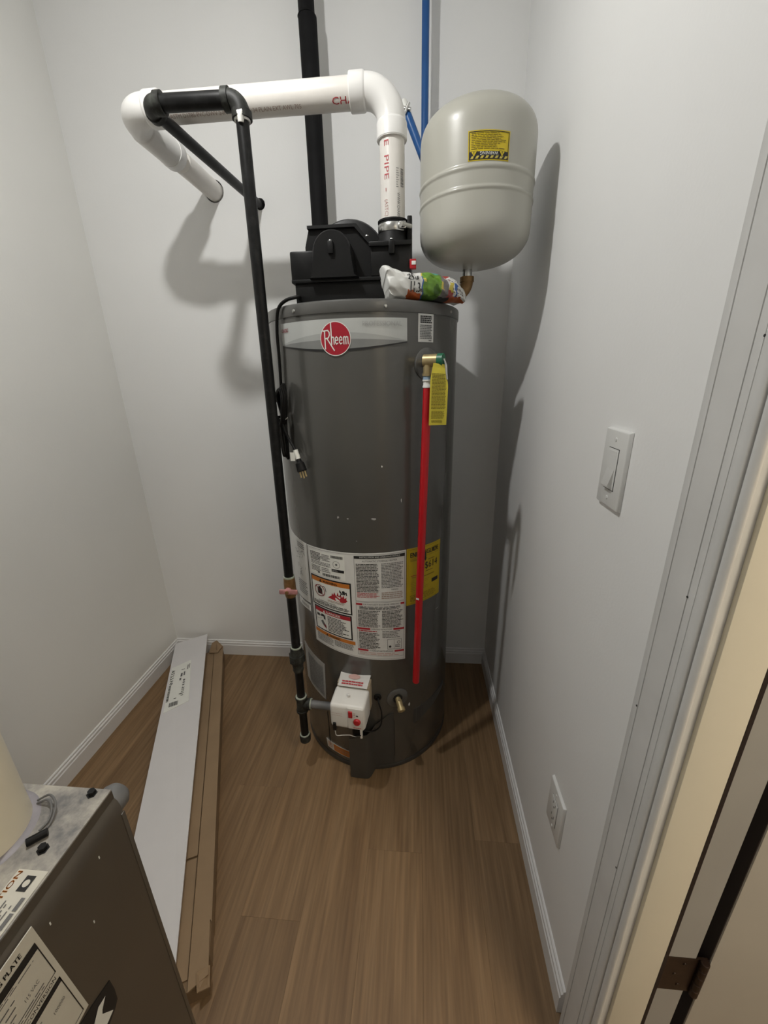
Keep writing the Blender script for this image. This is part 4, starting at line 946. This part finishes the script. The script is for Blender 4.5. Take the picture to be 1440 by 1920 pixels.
# ================================================================== FURNACE
FX, FYB, FZ = -.390, .338, .850
fu = thing('furnace', (-.72, .0, 0), 'dark brown-grey furnace cabinet with a dusty metal top', 'furnace')
fprof = [(FX-.62, 0), (FX+.005, 0), (FX+.005, .812), (FX+.0045, .824), (FX+.0025, .832), (FX-.001, .837), (FX-.001, FZ), (FX-.62, FZ)]
cb = MB().prism([(x, z) for x, z in fprof], lambda u, v_, h: Vector((u, h, v_)), FYB, -.32).build('cabinet', 'furn', fu, True, 30)
MB().box(FX-.62, FX-.0015, -.32, FYB+.0005, FZ-.001, FZ+.0016, .0006).build('top_panel', 'furn_t', fu)
MB().box(FX-.02, FX+.0063, FYB-.004, FYB+.002, .02, .812, .001).build('corner_flange', 'furn', fu)
for x, y in ((-.4120, .3310), (-.4185, .2675)):
    MB().lathe([(.0062, 0), (.0062, .001), (.0044, .0012), (.0044, .0058)], (x, y, FZ+.0016), (.08, .05, 1), 6).build('hex_screw', 'blackp2', fu)
MB().tube(spline([(-.470, .314, FZ+.004), (-.455, .315, FZ+.010), (-.444, .308, FZ+.008), (-.438, .296, FZ+.004), (-.440, .285, FZ+.003)]), .0013, 8).tube(spline([(-.472, .317, FZ+.005), (-.455, .319, FZ+.013), (-.441, .311, FZ+.010), (-.434, .297, FZ+.005), (-.433, .288, FZ+.003)]), .0013, 8).build('thermostat_wire', 'inkg', fu)
MB().tube([(-.4260, .2830, FZ+.006), (-.4400, .2700, FZ+.006)], .0045, 10).build('wire_clip', 'blackp2', fu)
pp = MB().lathe([(.0505, 0), (.0505, .50)], (-.506, .272, FZ+.0016), (0, 0, 1), 48).build('flue_pipe', 'pvc_c', fu); pp['label'] = 'cream plastic flue pipe'
MB().lathe([(.0585, 0), (.0565, .0012), (.050, .0018)], (-.506, .272, FZ+.0016), (0, 0, 1), 40).build('pipe_flange', mat('primer_purple', (.25, .235, .255), .5, var=.3, scale=30), fu)
MB().tube([(-.4055, FYB-.002, .818), (-.4055, FYB+.016, .818), (-.4055, FYB+.023, .818)], [.0185, .0185, .014], 24).build('conduit_cap', 'galv', fu)
# caution sticker on the top
FC = Label(plane((-.4105, -.05, FZ+.0016), (0, 1, 0), (-1, 0, 0)), .276, .038, None, '', fu)
FC = Label(lambda u, v_, h: Vector((-.3935-v_*1.0, -.037+u, FZ+.0017+h)), .285, .034, 'plate', 'caution_sticker', fu, 'small caution sticker on the furnace top', step=.05)
FC.rect(.2660, .0085, .2800, .0190, 'ink', .0009); FC.disc(.2730, .01375, 0, .0035, 'plate', .0012, 12, 1)
FC.text('CAUTION', .2830, .0272, .0052, 'orange', .0010, width=.048, align='R', bold=.0002); FC.lines(.17, .010, .262, .0255, 5, 'inkg', 101, .40, .2); FC.lines(.17, .0020, .262, .0075, 1, 'inkg', 102, .8, .05); FC.done()
# rating plate on the side facing the room: u runs along +y, v up
FP = Label(lambda u, v_, h: Vector((FX+.0050+h, -.0615+u+.0125*(1-v_/.18), .6525+v_)), .274, .180, 'plate', 'rating_plate', fu, 'pale rating plate with printed tables', step=.1)
FP.text('RATING PLATE', .2570, .1655, .0062, 'ink', .001, width=.041, align='R', bold=.0002)
FP.rect(.01, .1510, .2690, .1610, 'ink', .0010); FP.frame(.01, .0990, .2690, .1515, .0010, 'ink', .0010); FP.frame(.01, .006, .2690, .0880, .0010, 'ink', .0010)
FP.rect(.01, .0800, .2690, .0880, 'ink', .0010); FP.text('CONVERSION', .2660, .0908, .0052, 'ink', .001, width=.033, align='R')
for k, (a, b, n_) in enumerate(((.1440, .1500, 2), (.1330, .1375, 1), (.1250, .1295, 1), (.1130, .1215, 2), (.1015, .1090, 2), (.0700, .0780, 2), (.0500, .0660, 3), (.030, .044, 2), (.012, .024, 2))):
    FP.lines(.170+.006*(k % 3), a, .2630-.010*(k % 4), b, n_, 'inkg', 110+k, .38, .25, .0010)
FP.text('115 VAC', .2560, .1160, .0050, 'inkg', .0013, width=.015, align='R'); FP.text('100000', .2630, .0560, .0048, 'inkg', .0013, width=.013, align='R'); FP.done()
# maker's badge: dark shield with a pale bar letter
FB = Label(lambda u, v_, h: Vector((FX+.0050+h, u, v_)), 0, 0, None, '', fu, step=.2)
sh_ = [(.12, .575), (.20, .575), (.2344, .5814), (.2463, .5860), (.2523, .5924), (.2535, .612), (.2523, .6343), (.2261, .6444), (.2115, .6483), (.12, .680)]
bd = MB().prism(sh_, FB.f, -.0005, .0012).build('brand_badge', 'ink', fu, False); bd['label'] = 'dark brand badge with a pale letter'
FB.o = bd; FB.poly([(.2417, .6271), (.2374, .6223), (.2336, .6176), (.2319, .6126), (.2432, .5908), (.2341, .5890), (.2270, .5885), (.2180, .6164), (.2313, .6300)][::-1], 'white2', .0018)
FB.poly([(.2180, .6300), (.2150, .6230), (.2080, .6300)], 'white2', .0018); FB.done()
for y, z in ((.292, .800), (.226, .808), (.262, .735)):
    MB().box(FX+.0048, FX+.0054, y-.0006, y+.0006, z-.002, z+.002).build('paint_chip', 'white2', fu)

# ================================================================== SWITCH AND OUTLET
def wallplate(name, y0, y1, z0, z1, label, cat):
    t = thing(name, (XR, (y0+y1)/2, (z0+z1)/2), label, cat)
    bm = bmesh.new(); bmesh.ops.create_cube(bm, size=1)
    for q in bm.verts:
        k = 1.0 if q.co.x > 0 else .945; kz = 1.0 if q.co.x > 0 else .965
        q.co = Vector((XR-.0035+q.co.x*.007, (y0+y1)/2+q.co.y*(y1-y0)*k, (z0+z1)/2+q.co.z*(z1-z0)*kz))
    bmesh.ops.bevel(bm, geom=bm.edges[:], offset=.0015, segments=2, profile=.5, affect='EDGES')
    mb = MB(); mb._bm(bm); mb.build('cover_plate', 'switch', t)
    yc, zc = (y0+y1)/2, (z0+z1)/2
    for s in (-1, 1):
        MB().lathe([(.0034, 0), (.0030, .001), (.001, .0012)], (XR-.0070, yc, zc+s*.0485), (-1, 0, 0), 14).build('plate_screw', 'switch', t)
    return t, yc, zc
sw, yc, zc = wallplate('light_switch', .636, .716, 1.128, 1.258, 'white rocker light switch on the right wall', 'switch')
MB().box(XR-.0074, XR-.0060, yc-.0175, yc+.0175, zc-.0345, zc+.0345).build('rocker_recess', 'slot', sw, False)
MB().box(XR-.0082, XR-.0060, yc-.0165, yc+.0165, zc-.0335, zc+.0335, .001).build('rocker_frame', 'switch', sw)
MB().prism([(XR-.007, zc+.030), (XR-.0086, zc+.030), (XR-.0080, zc+.002), (XR-.0150, zc-.026), (XR-.0135, zc-.030), (XR-.007, zc-.031)], lambda u, v_, h: Vector((u, h, v_)), yc-.0120, yc+.0120).build('rocker_paddle', 'switch', sw)
ot, yc, zc = wallplate('wall_outlet', .634, .717, .322, .450, 'white duplex power outlet low on the right wall', 'outlet')
MB().box(XR-.0074, XR-.0060, yc-.0172, yc+.0172, zc-.0340, zc+.0340).build('outlet_gap', 'slot', ot, False)
rec = MB().box(XR-.0088, XR-.0060, yc-.0164, yc+.0164, zc-.0332, zc+.0332, .0012).build('receptacle', 'switch', ot)
for s in (-1, 1):
    MB().box(XR-.0091, XR-.0086, yc-.0072, yc-.0056, zc+s*.018-.001, zc+s*.018+.007).build('slot', 'slot', rec, False)
    MB().box(XR-.0091, XR-.0086, yc+.0056, yc+.0072, zc+s*.018-.001, zc+s*.018+.006).build('slot', 'slot', rec, False)
    MB().lathe([(.0023, 0), (.0023, .0004)], (XR-.0087, yc, zc+s*.018-.007), (-1, 0, 0), 12).build('ground_hole', 'slot', rec, False)
